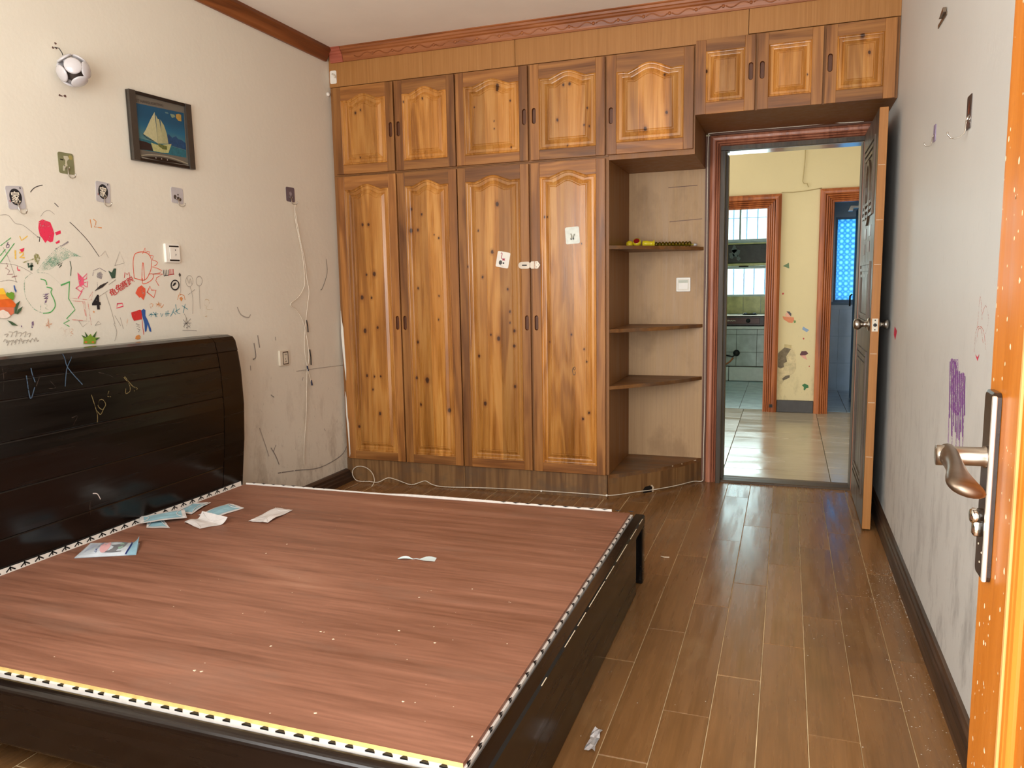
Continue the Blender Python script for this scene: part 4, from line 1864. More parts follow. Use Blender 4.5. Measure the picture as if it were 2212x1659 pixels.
# crown mouldings
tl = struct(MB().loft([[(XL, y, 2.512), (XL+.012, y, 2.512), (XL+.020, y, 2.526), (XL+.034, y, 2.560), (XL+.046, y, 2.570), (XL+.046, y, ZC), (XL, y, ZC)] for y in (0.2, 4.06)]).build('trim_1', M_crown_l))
tb = MB(); pr_ = [(4.098, 2.508), (4.088, 2.508), (4.084, 2.516), (4.078, 2.548), (4.070, 2.554), (4.066, 2.562), (4.060, 2.566), (4.056, 2.576), (4.050, 2.580), (4.050, ZC), (4.098, ZC)]
t2 = struct(tb.loft([[(x, y, z) for y, z in pr_] for x in (-2.478, XR-.002)]).build('trim_2', M_crown))
MB().loft([[(x, y-.002, z) for y, z in pr_] for x in (XL+.02, -2.480)]).build('patch_block', M_pinkblock, t2)
orn = MB(); orn.smooth = True
x = -2.40; k = 0
while x < XR-0.05:
    # scroll vine and rosettes in low relief
    orn.tube([(x+.012*i, 4.0815-.0022-0.00*i, 2.532+0.010*math.sin(i*PI/4.5)*(1 if k % 2 else -1)) for i in range(10)], 0.0028, 5)
    orn.lathe([(0.0085, 0), (0.008, .004), (0.004, .006), (0.0001, .0065)], (x+.118, 4.0825, 2.533), (0, -1, 0.12), 8)
    x += 0.13; k += 1
stuff(orn.build('carved_relief', M_crown, t2))

# baseboards
br = [(XR, 0.0), (XR-.022, 0.0), (XR-.022, .062), (XR-.017, .068), (XR-.017, .078), (XR-.011, .084), (XR-.009, .096), (XR, .1)]
struct(MB().loft([[(x, y, z) for x, z in br] for y in (0.2, 4.6)]).build('baseboard_right', M_base))
bl = [(XL, 0), (XL+.055, 0), (XL+.055, .026), (XL+.044, .032), (XL+.042, .044), (XL+.030, .050), (XL+.028, .062), (XL+.012, .07), (XL, .072)]
struct(MB().loft([[(x, y, z) for x, z in bl] for y in (0.2, 4.085)]).build('baseboard_left', M_base_l))

# ------------------------------------------------------------------ moulded door casings
PROF = [(0, 0), (0, .016), (.004, .021), (.016, .027), (.028, .026), (.033, .022), (.0345, .014), (.0365, .021), (.041, .0235), (.0455, .0205), (.047, .012), (.049, .018), (.053, .0205), (.057, .0175), (.0585, .0095), (.0605, .015), (.0645, .017), (.068, .0145), (.0695, .008), (.0715, .011), (.077, .012), (.0805, .009), (.082, 0)]
def casing(name, x0, x1, ztop, yw, w, mat, zb=0.0, dep=1.0, right=True):
    k = w/.082
    P = [(u*k, d*dep) for u, d in PROF]
    root = struct(MB().loft([[(x0+u, yw-d, zb), ] for u, d in P], False, False).build(name, mat)) if False else None
    L = MB(); L.loft([[(x0+u, yw-d, zb) for u, d in P], [(x0+u, yw-d, ztop-u) for u, d in P]])
    Hd = MB(); Hd.loft([[(x0+u, yw-d, ztop-u) for u, d in P], [(x1-u, yw-d, ztop-u) for u, d in P]])
    R = MB(); R.loft([[(x1-u, yw-d, zb) for u, d in P], [(x1-u, yw-d, ztop-u) for u, d in P]])
    t = struct(Hd.build(name, mat))
    L.build('side_casing', mat, t)
    if right: R.build('side_casing', mat, t)
    return t
c1 = casing('trim_3', -0.437, 0.452, 2.022, YB, 0.084, M_case, dep=1.6)
# jamb lining, stop and threshold of the bedroom doorway
struct(MB().box(-.4375, XR-.001, 4.640, 4.6695, 2.0225, 2.0315).build('gap_shade_strip', M_pull))  # dark strip added above the casing, standing for shade in the gap
jb = MB(); jb.box(-0.375, -0.350, 4.62, 4.795, 0, 1.93); jb.box(0.365, 0.385, 4.66, 4.795, 0, 1.93); struct(MB().box(-0.350, 0.365, 4.66, 4.795, 1.930, 1.955).build('trim_13', plain('glossy_grey_paint', (168, 172, 172), .18, vary=.06, scale=5)))
jb.box(-0.350, -0.338, 4.70, 4.795, 0, 1.918); jb.box(-0.375, 0.385, 4.62, 4.658, 1.932, 1.955)
struct(jb.build('trim_4', M_jamb))
struct(MB().box(-0.352, 0.40, 4.655, 4.785, -0.01, 0.012, .004).build('trim_5', M_thr))

# ------------------------------------------------------------------ wardrobe and cabinets
def arch(x0, x1, z0, z1, ins, rise, n=18):
    a, b, c, d = x0+ins, x1-ins, z0+ins, z1-ins
    pts = [(a, c), (b, c)]
    for i in range(n+1):
        t = 1-2*i/n
        s = 0 if abs(t) > .66 else (0.5*(1+math.cos(PI*t/.66)))**0.8
        s2 = -0.10*math.exp(-((abs(t)-.68)/.07)**2)
        pts.append((0.5*(a+b)+t*0.5*(b-a), d-rise+rise*(s+s2)))
    return pts
def cab_door(parent, key, x0, x1, z0, z1, pull=None, rise=0.030, sw=0.049, rw=0.052, pz=None, knots=()):
    O = parent['_o']; yf, yb = 4.083, 4.104
    d = MB().box(x0+.004, x1-.004, yb-.006, yb, z0+.004, z1-.004).build('door', M_carc, parent)
    a, b, c, e = x0+sw, x1-sw, z0+rw, z1-(rw*.9 if rise else rw)
    for side in (0, 1):
        s0, s1 = (x0, a) if side == 0 else (b, x1)
        outer = [(s0, z0), (s1, z0), (s1, z1), (s0, z1)]
        loops = [outer]
        if pull == side:
            px = (s0+s1)/2 + (.004 if side else -.004); hw, hh = .0105, .041
            slot = arc(px, pz+hh-hw, hw, 0, 180, 6)+arc(px, pz-hh+hw, hw, 180, 360, 6)
            loops.append(slot[::-1])
            cup = MB(); cup.smooth = False
            cup.loft([[(p[0], yf+.0003, p[1]) for p in slot], [(px+(p[0]-px)*.8, yf+.011, pz+(p[1]-pz)*.92) for p in slot]], True, False)
            cup.sheet([(px+(p[0]-px)*.8, pz+(p[1]-pz)*.92) for p in slot], yf+.011)
            cup.build('pull_recess', M_pull, d)
        MB().prism(loops, yf, yb-.006).build('stile', M_stile, d, bev=.0016)
    MB().box(a, b, yf+.0008, yb-.006, z0, c).build('rail', M_rail, d, bev=.0016)
    ar = arch(a, b, c, e, 0, rise)
    top = [(b, z1), (a, z1)] + [(p[0], p[1]) for p in reversed(ar[2:])]
    MB().prism([top], yf+.0008, yb-.006).build('rail', M_rail, d, bev=.0012)
    prof = [(0, .0005), (.004, .0045), (.007, .0025), (.011, .0035), (.014, .0075), (.026, .0075), (.030, .0085), (.034, .0115), (.050, .0030), (.053, .0030), (.055, .0045), (.058, .0022)]
    if x1-x0 < .36 and rise == 0: prof = [(u*.8, q) for u, q in prof]
    pm = MB()
    rings = [[(p[0], yf+q, p[1]) for p in arch(a, b, c, e, u, rise*(1-u*2.2))] for u, q in prof]
    pm.loft(rings, True, False)
    last = arch(a, b, c, e, prof[-1][0], rise*(1-prof[-1][0]*2.2))
    pm.sheet(last, yf+prof[-1][1])
    mat = wood('pine_panel_'+key, PD, PM, PL, 'z', 0.30, stave=0.42, sfreq=12.5, knots=knots, O=O, across=24, ringk=30, sv=0.16, coat=0.25)
    pm.build('raised_panel', mat, d, recalc=False)
    return d
KN = DATA['knots']
DX = [(-2.556, -2.163), (-2.154, -1.779), (-1.772, -1.349), (-1.334, -.923)]
wd = []
for i, (lab, ds, body) in enumerate([
    ('tall knotty pine wardrobe against the left wall, two arched panel doors', (0, 1), (XL+.001, -1.7765)),
    ('tall pine wardrobe beside the open corner shelves, closed by a steel hasp', (2, 3), (-1.7755, -.908))]):
    O = ((body[0]+body[1])/2, 4.38, 0.14)
    t = thing('wardrobe', lab, 'wardrobe', O, 'pine wardrobes along the back wall')
    MB().box(body[0], body[1], YF, 4.664, 0.138, 1.861).build('body', M_carc, t)
    for j in ds:
        cab_door(t, 'L%d' % (j+1), DX[j][0], DX[j][1], .139, 1.852, pull=1 if j % 2 == 0 else 0, pz=.985, knots=KN['L%d' % (j+1)])
    wd.append(t)
up = []
for i, (lab, ds, body) in enumerate([
    ('upper pine cabinet in the left corner above the first wardrobe', (0, 1), (XL+.001, -1.7765)),
    ('upper pine cabinet with two arched doors above the hasped wardrobe', (2, 3), (-1.7755, -.9085))]):
    O = ((body[0]+body[1])/2, 4.38, 1.865)
    t = thing('overhead_cabinet', lab, 'cabinet', O, 'pine overhead cabinets')
    MB().box(body[0], body[1], YF, 4.664, 1.8625, 2.372).build('body', M_carc, t)
    for j in ds:
        cab_door(t, 'U%d' % (j+1), DX[j][0], DX[j][1], 1.868, 2.366, pull=1 if j % 2 == 0 else 0, pz=2.10, knots=KN['U%d' % (j+1)])
t = thing('overhead_cabinet', 'single door pine cabinet above the open corner shelves', 'cabinet', (-.69, 4.38, 1.845), 'pine overhead cabinets')
MB().box(-.9075, -.4625, YF, 4.664, 1.843, 2.372).build('body', M_carc, t)
cab_door(t, 'U5', -.912, -.470, 1.868, 2.366, pull=0, pz=2.065, rise=.036, rw=.058, knots=KN['U5'])
t = thing('overhead_cabinet', 'three door pine cabinet bridging over the doorway', 'cabinet', (0, 4.38, 2.03), 'pine overhead cabinets')
MB().box(-.4615, XR-.001, YF, 4.664, 2.032, 2.392).build('body', M_carc, t)
for key, a, b, pl in (('U6', -.460, -.176, 1), ('U7', -.164, .131, 0), ('U8', .142, .444, 0)):
    cab_door(t, key, a, b, 2.030, 2.386, pull=pl, pz=2.215, rise=0.0, rw=.056, knots=KN[key])
# fascia boards above the cabinets
fs = struct(MB().box(XL+.001, XR-.001, 4.125, 4.3, 2.394, 2.584).build('trim_6', M_carc))
MB().box(XL+.001, -1.4215, 4.098, 4.125, 2.3735, 2.583).build('fascia_board', M_fascia, fs)
MB().box(-1.4185, -.2125, 4.098, 4.125, 2.3735, 2.583).build('fascia_board', M_fascia, fs)
MB().box(-.2095, XR-.001, 4.098, 4.125, 2.394, 2.583).build('fascia_board', M_fascia, fs)
# open corner shelf unit with curved shelves and plinth
CURVE = [(-.9072, 4.105), (-.86, 4.142), (-.79, 4.215), (-.72, 4.287), (-.65, 4.365), (-.586, 4.452), (-.53, 4.54), (-.49, 4.615), (-.463, 4.66)]
cs = thing('corner_shelf', 'open corner shelf unit with curved brown shelves beside the doorway', 'shelf', (-.69, 4.45, 0))
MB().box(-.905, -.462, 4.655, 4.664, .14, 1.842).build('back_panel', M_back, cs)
MB().box(-.9075, -.9055, YF-.004, 4.655, .14, 1.842).build('side_panel', M_carc, cs)
for z in (1.379, .929, .617):
    MB().prism([[(-.9052, 4.655)]+[(max(x, -.9052), y) for x, y in CURVE]], z, z+.020, 'xy').build('shelf_board', M_shelf, cs, bev=.0015)
pl = MB().prism([[(-.907, 4.655)]+CURVE], .118, .139, 'xy').build('base_board', M_shelf, cs)
hole_x = (-.735, -.700)
pf = MB(); n = len(CURVE)
pts = [(a+(c-a)*t, b+(d-b)*t) for (a, b), (c, d) in zip(CURVE, CURVE[1:]) for t in (0, .5)]+[CURVE[-1]]
for (a, b), (c, d) in zip(pts, pts[1:]):
    pf.add([(a, b, 0), (c, d, 0), (c, d, .118), (a, b, .118), (a+.006, b+.008, 0), (c+.006, d+.008, 0), (c+.006, d+.008, .118), (a+.006, b+.008, .118)], [(0, 1, 2, 3), (4, 5, 6, 7), (0, 1, 5, 4), (3, 2, 6, 7)])
pf.build('curved_plinth', M_plinth, cs)
def on_curve(x):
    for (a, b), (c, d) in zip(CURVE, CURVE[1:]):
        if a <= x <= c: return b+(d-b)*(x-a)/(c-a)
    return 4.66
mh = MB(); mh.add([(x, on_curve(x)-.0015, z) for x, z in ((-.745, .004), (-.715, .004), (-.700, .004), (-.700, .03), (-.712, .044), (-.735, .04), (-.745, .025))], [tuple(range(7))])
mh.build('gnawed_hole', M_black, cs, recalc=False)
mh = MB(); mh.add([(x, on_curve(x)-.0018, z) for x, z in ((-.702, .004), (-.694, .004), (-.692, .03), (-.700, .044), (-.708, .046), (-.700, .032))], [tuple(range(6))])
mh.build('hole_rim', M_chip, cs, recalc=False)
mh = MB(); mh.add([(x, on_curve(x)-.0018, z) for x, z in ((-.492, .03), (-.478, .012), (-.470, .02), (-.474, .05), (-.482, .068))], [tuple(range(5))])
mh.build('peeled_patch', M_chip, cs, recalc=False)
for (a, b) in ((-.56, -.555), (-.50, -.488), (-.605, -.60)):
    MB().add([(a, on_curve(a)-.0015, .137), (b, on_curve(b)-.0015, .137), (b, on_curve(b)-.0015, .130), (a, on_curve(a)-.0015, .132)], [(0, 1, 2, 3)]).build('edge_chip', M_chip, cs, recalc=False)
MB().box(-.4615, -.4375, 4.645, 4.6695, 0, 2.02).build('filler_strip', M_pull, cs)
# scratches on the back panel
for (a, b, z0, z1) in ((-.672, -.508, 1.748, 1.752), (-.664, -.479, 1.551, 1.560)):
    MB().ribbon([(a, z0), ((a+b)/2, (z0+z1)/2), (b, z1)], .004, 4.6545, 'xz').build('scratch', M_pull, cs, recalc=False)
# plinth under the wardrobes
pls = struct(MB().box(XL+.002, -.912, 4.118, 4.66, 0, .137).build('trim_7', M_carc))
MB().box(XL+.002, -1.7775, 4.100, 4.118, 0, .1365).build('plinth_board', M_plinth, pls)
MB().box(-1.7755, -.918, 4.100, 4.118, 0, .1365).build('plinth_board', M_plinth, pls)
# hasp
hp = thing('hasp', 'steel hasp bridging the two doors of the right wardrobe', 'hasp', (-1.35, 4.08, 1.305))
MB().prism([arc(-1.395, 1.305, .019, 90, 270, 8)+[(-1.355, 1.286), (-1.347, 1.293), (-1.347, 1.317), (-1.355, 1.324)], arc(-1.378, 1.305, .003, 0, 360, 6)[:-1][::-1]+[]], 4.0795, 4.0825).build('slotted_strap', M_champ, hp)
MB().box(-1.392, -1.364, 4.0785, 4.0795, 1.302, 1.308).build('slot', M_black, hp)
MB().prism([[(-1.345, 1.293), (-1.337, 1.285), (-1.30, 1.285), (-1.287, 1.305), (-1.30, 1.325), (-1.337, 1.325), (-1.345, 1.317)]], 4.0795, 4.0825).build('hinge_plate', M_champ, hp)
MB().tube([(-1.3195, 4.079, 1.285), (-1.3195, 4.079, 1.325)], .003, 8).build('hinge_pin', M_chrome, hp)
for a, b in ((-1.308, 1.316), (-1.308, 1.294), (-1.295, 1.305)):
    MB().lathe([(.002, 0), (.002, .001)], (a, 4.079, b), (0, -1, 0), 8).build('screw', M_black, hp)
# white plaster smear between left wall and wardrobe
for pts in ([(-2.568, 1.06), (-2.563, .99), (-2.556, .955), (-2.552, .80), (-2.549, .70), (-2.553, .63), (-2.560, .72), (-2.566, .80), (-2.572, .92)],
            [(-2.562, .56), (-2.556, .52), (-2.553, .40), (-2.547, .36), (-2.546, .17), (-2.551, .15), (-2.556, .30), (-2.563, .42)]):
    MB().prism([pts], 4.079, 4.0825).build('plaster_smear', M_white, wd[0])

# ------------------------------------------------------------------ bed
HP = [(.0, -2.44), (.28, -2.413), (.5, -2.386), (.67, -2.375), (.83, -2.38), (.92, -2.392), (.966, -2.402), (.985, -2.416), (.993, -2.440)]
def hx(z):
    for (z0, x0), (z1, x1) in zip(HP, HP[1:]):
        if z0 <= z <= z1: return x0+(x1-x0)*(z-z0)/(z1-z0)
    return -2.455
bed = thing('bed', 'espresso double bed frame with curved headboard on the left wall', 'bed', (-1.5, 2.05, 0))
def hbprof(grooves):
    zs = sorted(set([0.02+.02*i for i in range(49)]+[z for z, _ in HP if z > .02]))
    out = []
    for z in zs:
        if all(abs(z-g) > .006 for g in grooves): out.append((z, hx(z)))
    for g in grooves: out += [(g-.004, hx(g)), (g, hx(g)-.0028), (g+.004, hx(g))]
    out.sort(); return out
def hslab(y0, y1, grooves, mat, name, r=0.0):
    P = hbprof(grooves)
    ring = lambda y, dz=0.0, dx=0.0: [(x-dx, y, min(z, .993-dz)) for z, x in P]+[(-2.52, y, .993-dz), (-2.55, y, .985-dz), (-2.56, y, .02)]
    rings = [ring(y0), ring(y1)]
    if r: rings = [ring(y0), ring(y1-r), ring(y1-r*.5, r*.16, r*.1), ring(y1-r*.15, r*.5, r*.25), ring(y1, r, r*.5)]
    return MB().loft(rings).build(name, mat, bed)
hslab(1.10, 2.772, [.40, .56, .72, .855, .918], M_bed, 'headboard')
hslab(2.776, 2.915, [.918], M_bed, 'headboard_stile', .010)
# side rails, foot panel, slats
MB().box(-2.47, -.553, 1.198, 1.2415, .118, .2768).build('side_rail', M_bedx, bed, bev=.017).modifiers['bevel'].segments = 5
MB().box(-2.47, -.553, 2.93, 2.985, .06, .262, .014).build('side_rail', M_bedx, bed)
MB().box(-.552, -.520, 1.198, 2.83, .0, .235, .003).build('foot_panel', M_bed, bed)
MB().box(-.556, -.513, 1.195, 2.987, .232, .276, .006).build('foot_rail', M_bed, bed)
MB().box(-.556, -.540, 2.83, 2.94, .0, .233).build('recessed_panel', M_bed, bed)
MB().box(-.552, -.515, 2.94, 2.987, .0, .233, .004).build('leg', M_bed, bed)
MB().box(-2.42, -2.36, 1.17, 1.23, .0, .12, .004).build('leg', M_bed, bed)
for i in range(7):
    y = 1.33+i*.25
    MB().box(-2.44, -.556, y, y+.08, .245, .2605).build('slat', M_bedx, bed)
for k, (y0, y1, z) in enumerate([(1.60, 1.64, .272), (1.80, 1.90, .2725), (1.93, 2.02, .2725), (2.06, 2.26, .2725), (2.28, 2.40, .2725), (2.44, 2.62, .2725), (2.68, 2.80, .2725), (2.86, 2.93, .2725)]):
    MB().box(-.5150, -.5128, y0, y1, z, z+.0008).build('worn_edge', M_chip, bed)
# liner with printed black marks, and plywood board
ln = [(-2.412, 1.2425), (-.557, 1.2425), (-.557, 2.952), (-2.412, 2.905)]
lo = MB().prism([ln], .2625, .2795, 'xy').build('bed_liner', M_liner)
tag(lo, 'thin white bed liner with black zigzag print under the red plywood board', 'liner')
lip = MB()
hp_ = [(y, .3005+.0015*math.sin(y*9)) for y in [1.24+.11*i for i in range(16)]]
lip.loft([[(-2.4075, y, .2792), (-2.4035, y, .2792), (-2.4045, y, z), (-2.4075, y, z)] for y, z in hp_]).build('raised_edge', M_liner, lo)
far = [(-2.39+.092*i, 2.9065+.0475*(i/20), .2905+.0012*math.sin(i*.7)+.0035*(i > 8)) for i in range(20)]
lip = MB(); lip.loft([[(x, y, .2792), (x, y+.004, .2792), (x, y+.004, z), (x, y, z)] for x, y, z in far]); lip.build('raised_edge', M_liner, lo)
mk = MB(); zt = .2802
def mark(a, b, c): mk.add([(*a, zt), (*b, zt), (*c, zt)], [(0, 1, 2)])
def ymark(x, y, s):   # black fork mark on the strip beside the headboard
    for p in ([(x, y), (x+.012, y+.004)], [(x-.013, y-.016*s), (x, y), (x-.013, y+.016*s)]): mk.ribbon(p, .006, zt, 'xy', False)
y = 1.27
while y < 2.86:
    for p in ([(y, .2995), (y+.016, .2880)], [(y-.014, .2875), (y, .2985)], [(y-.001, .300), (y+.001, .288)]): mk.ribbon(p, .0045, -2.4030, 'yz', False)
    y += .052
for i in range(34):
    x = -2.36+.054*i; k_ = (x+2.39)/1.84; yy = 2.9060+.0475*k_
    if -1.95 < x < -1.15: continue
    mk.add([(x, yy, .2945), (x+.030, yy, .2945), (x+.015, yy, .2902)], [(0, 1, 2)])
stuff(mk.build('printed_marks', M_black, lo, recalc=False))
mf = MB(); x = -2.36
while x < -.58:
    w_ = random.uniform(.016, .026); mf.add([(x, 1.2426, zt), (x+w_, 1.2426, zt), (x+w_*.7, 1.2495, zt), (x+w_*.2, 1.2495, zt)], [(0, 1, 2, 3)])
    mf.box(x, x+w_, 1.2418, 1.2425, .2768, zt); x += random.uniform(.038, .05)
y = 1.26
while y < 2.9:
    mf.box(-.557, -.5562, y, y+.012, .2755, .2797); mf.add([(-.5572, y, zt), (-.5572, y+.02, zt), (-.565, y+.01, zt)], [(0, 1, 2)]); y += .06
stuff(mf.build('edge_marks', M_black, lo))
bdpts = [(-2.384, 1.250), (-.562, 1.250), (-.566, 2.940), (-2.380, 2.884)]
pb = MB(); pb.prism([bdpts], .2797, .2897, 'xy')
pb2 = pb.build('plywood_board', [M_ply, M_plyedge])
for p in pb2.data.polygons:
    if abs(p.normal.z) < .5: p.material_index = 1 if p.normal.y < -.5 else 0
tag(pb2, 'large reddish brown plywood board lying on the bed frame', 'board')
ZT = .2899

# ------------------------------------------------------------------ foreground orange door with lever handle
fd = thing('balcony_door', 'orange varnished door standing open at the right edge of the frame', 'door', (.26, .65, 0))
MB().box(.240, .280, .945, 1.083, .01, 2.05, .002).build('stile', M_dorange, fd)
MB().box(.246, .274, .30, .945, .05, 2.0).build('panel', M_dorange, fd)
MB().box(.240, .280, .26, .30, .01, 2.05, .002).build('stile', M_dorange, fd)
MB().box(.241, .279, .30, .945, .01, .16).build('rail', M_dorange, fd)
MB().box(.241, .279, .30, .945, 1.93, 2.05).build('rail', M_dorange, fd)
bd_ = MB()
MB().loft([[(x, y, z) for x, y in [(.246, .910), (.243, .912), (.2395, .916), (.2385, .920), (.241, .924), (.2385, .927), (.2375, .932), (.239, .937), (.246, .937)]] for z in (.10, 1.98)]).build('bead_moulding', M_dorange, fd)
MB().loft([[(x, y, z) for x, y in [(.246, .937), (.2388, .9372), (.2368, .940), (.2366, .9445), (.2388, .9475), (.246, .9475)]] for z in (.10, 1.98)]).build('bead_moulding', M_dor_l, fd)
sp = MB(); random.seed(5)
for i in range(420):
    y = random.uniform(.62, 1.08); z = random.uniform(.45, 1.6)
    if .905 < y < .95: continue
    xx = .2398 if y > .945 else .2458
    if 1.02 < y < 1.08 and .82 < z < 1.07: continue
    r = random.choice([.0008, .0011, .0014, .0018, .0024, .0032])
    sp.add([(xx, y+r*random.uniform(.7, 1.3)*math.cos(a), z+r*random.uniform(.7, 1.7)*math.sin(a)) for a in [k*PI/3 for k in range(6)]], [tuple(range(6))])
stuff(sp.build('paint_speck', M_speck, fd, recalc=False))
# lock plate and lever
pla = rrect(1.024, 1.070, .832, 1.064, .008)
MB().loft([[(.2395, y, z) for y, z in pla], [(.2335, y, z) for y, z in pla], [(.2315, 1.047+(y-1.047)*.86, .948+(z-.948)*.975) for y, z in pla]]).build('lock_plate', M_plate, fd)
MB().box(.2295, .2345, 1.0195, 1.0265, .835, 1.061, .0012).build('plate_bevel', plain('pale_bevel_metal', (226, 216, 202), .3, metal=.45), fd)
stem = MB(); stem.smooth = True
stem.lathe([(.0001, 0), (.0135, 0), (.0135, .003), (.0115, .005), (.0115, .044), (.0125, .047), (.0125, .055)], (.2325, 1.043, .984), (-1, 0, -.01), 20)
stem.build('handle_stem', M_champ, fd)
lev = MB(); lev.smooth = True
path = [(.191, 1.0585, .984, .0095, .0105), (.191, 1.052, .984, .0115, .0128), (.1905, 1.035, .984, .0112, .0125), (.189, 1.008, .9835, .0100, .0112), (.187, .980, .983, .0098, .0102), (.1848, .950, .982, .0120, .0098), (.183, .925, .981, .0155, .0098), (.1825, .905, .980, .0182, .0096), (.1825, .893, .9795, .0180, .0086), (.1825, .886, .979, .0130, .0060), (.1825, .884, .979, .004, .002)]
lev.loft([[(x+rx*math.cos(2*PI*j/16), y, z+rz*math.sin(2*PI*j/16)-.25*rx*math.cos(2*PI*j/16)*(1 if i > 4 else 0)) for j in range(16)] for i, (x, y, z, rx, rz) in enumerate(path)])
lev.build('lever_handle', M_worn, fd)
cyl = MB(); cyl.smooth = True
cyl.lathe([(.0095, 0), (.0095, .012), (.0075, .014)], (.2325, 1.045, .910), (-1, 0, 0), 16); cyl.box(.2215, .2325, 1.0385, 1.0515, .885, .905, .002)
cyl.build('lock_cylinder', M_chrome, fd)
for z, y in ((.852, 1.045), (.872, 1.055), (.866, 1.038)): MB().lathe([(.0018, 0), (.001, .0008)], (.2318, y, z), (-1, 0, 0), 8).build('chip', M_chip, fd)

# ------------------------------------------------------------------ bedroom door leaf, open against the right wall
dl = thing('room_door', 'open wooden room door edge-on in the doorway with round steel knobs', 'door', (.39, 4.28, 0))
LX0, LX1, LY0, LY1 = .368, .406, 3.91, 4.61
MB().box(LX0, LX1, LY0+.012, LY1, .008, 1.958, .001).build('leaf', M_leaf, dl)
MB().box(LX0+.001, LX1-.001, LY0, LY0+.012, .008, 1.958, .001).build('edge_strip', M_leafedge, dl)
for z in (1.706, 1.462, 1.262, .85, .62, .36): MB().box(LX0+.004, LX1-.006, LY0-.0006, LY0, z, z+.0022).build('edge_joint', M_chip, dl)
for (z0, z1) in ((1.50, 1.86), (.95, 1.28), (.15, .85)):
    for inset in (0, .03, .06):
        y0, y1, a, b = LY0+.10+inset, LY1-.09-inset, z0+inset, z1-inset
        if b-a < .05: continue
        MB().prism([[(y0, a), (y1, a), (y1, b), (y0, b)], [(y0+.014, a+.014), (y0+.014, b-.014), (y1-.014, b-.014), (y1-.014, a+.014)]], LX0-.007, LX0, 'yz').build('panel_moulding', M_leaf, dl)
ov = MB(); ov.prism([arc(4.27, 1.62, .12, 0, 360, 24, .16)[:-1], arc(4.27, 1.62, .095, 0, 360, 24, .135)[:-1][::-1]], LX0-.009, LX0-.0, 'yz'); ov.build('oval_moulding', M_leaf, dl)
for y, z in ((4.345, 1.42), (4.125, 1.428), (4.385, 1.345), (4.155, 1.353)): MB().box(LX0-.002, LX0, y-.05, y+.05, z-.026, z+.026).build('red_inset', M_dred, dl)
kb = [(.032, 0), (.033, .004), (.026, .008), (.014, .012), (.0125, .028), (.016, .034), (.0245, .042), (.0275, .050), (.0275, .060), (.024, .068), (.012, .072), (.0001, .0725)]
for x, ax in ((LX0, -1), (LX1, 1)):
    k = MB(); k.smooth = True; k.lathe([(r*(.95 if ax < 0 else .8), h*(.95 if ax < 0 else .62)) for r, h in kb], (x, 3.975, .985), (ax, 0, 0), 24); k.build('knob', M_steel, dl)
MB().box(LX0+.006, LX1-.006, LY0-.002, LY0, .955, 1.015, .0008).build('latch_plate', M_offw, dl)
MB().lathe([(.008, 0), (.008, .004), (.003, .005)], (.387, LY0-.001, .985), (0, -1, 0), 12).build('latch_bolt', M_black, dl)
for z in (.963, 1.007): MB().lathe([(.003, 0), (.003, .001)], (.387, LY0-.002, z), (0, -1, 0), 8).build('screw', M_black, dl)

# ------------------------------------------------------------------ hall
HX0, HX1 = -2.2, 1.4
fh = struct(MB().box(HX0, HX1, 4.78, YH+.12, -.06, -.004).build('floor_hall', M_grout))
ys = [4.785, 5.045]+[5.045+.632*i for i in range(1, 5)]
xs = [HX0+.3+.632*i for i in range(-1, 7)]; off = -.356-xs[3]; xs = [x+off for x in xs]
for i in range(len(xs)-1):
    for j in range(len(ys)-1):
        a, b = max(xs[i], HX0), min(xs[i+1], HX1); c, d = ys[j], min(ys[j+1], YH+.11)
        if b-a > .03 and d-c > .03: MB().box(a+.002, b-.002, c+.002, d-.002, -.02, 0.0, .001).build('tile', M_tile_h, fh)
hb_ = MB(); zt2 = 2.6
KX0, KX1, KZ = -.95, -.165, 1.87; BX0, BX1, BZ = .345, 1.02, 1.89
hb_.box(HX0, KX0, YH, YH+.12, -.05, zt2); hb_.box(KX1, BX0, YH, YH+.12, -.05, zt2); hb_.box(BX1, HX1, YH, YH+.12, -.05, zt2)
hb_.box(KX0, KX1, YH, YH+.12, KZ, zt2); hb_.box(BX0, BX1, YH, YH+.12, BZ, zt2)
wh = struct(hb_.build('wall_hall', M_wall_h))
struct(MB().box(HX1, HX1+.1, 4.78, YH+.12, -.05, zt2).build('wall_hall_right', M_wall_h))
struct(MB().box(HX0-.7, HX1, 4.78, YH+.12, zt2, zt2+.08).build('ceiling_hall', M_ceil))
ck = casing('trim_8', KX0-.115, -.066, 1.955, YH, .122, M_case_h, dep=1.5)
cb = casing('trim_9', .250, BX1+.1, 1.978, YH, .118, M_case_h, dep=1.5)
jk = MB(); jk.box(KX1-.02, KX1, YH-.01, YH+.14, 0, KZ); jk.box(KX0, KX0+.02, YH-.01, YH+.14, 0, KZ); jk.box(KX0, KX1, YH-.01, YH+.14, KZ-.02, KZ)
struct(jk.build('trim_10', plain('yellowed_jamb', (176, 158, 96), .4, vary=.15, scale=6)))
jk = MB(); jk.box(BX0, BX0+.02, YH-.01, YH+.14, 0, BZ); jk.box(BX1-.02, BX1, YH-.01, YH+.14, 0, BZ); jk.box(BX0, BX1, YH-.01, YH+.14, BZ-.02, BZ)
struct(jk.build('trim_11', plain('bathroom_jamb', (96, 80, 62), .4, vary=.2, scale=8)))
struct(MB().box(-.064, .248, YH-.014, YH, 0, .112, .003).build('baseboard_hall', plain('black_baseboard', (52, 48, 46), .4, vary=.15)))
MB().lathe([(.02, 0), (.02, .001)], (-.115, YH-.046, .06), (0, -1, 0), 4).build('casing_hole', M_black, ck)
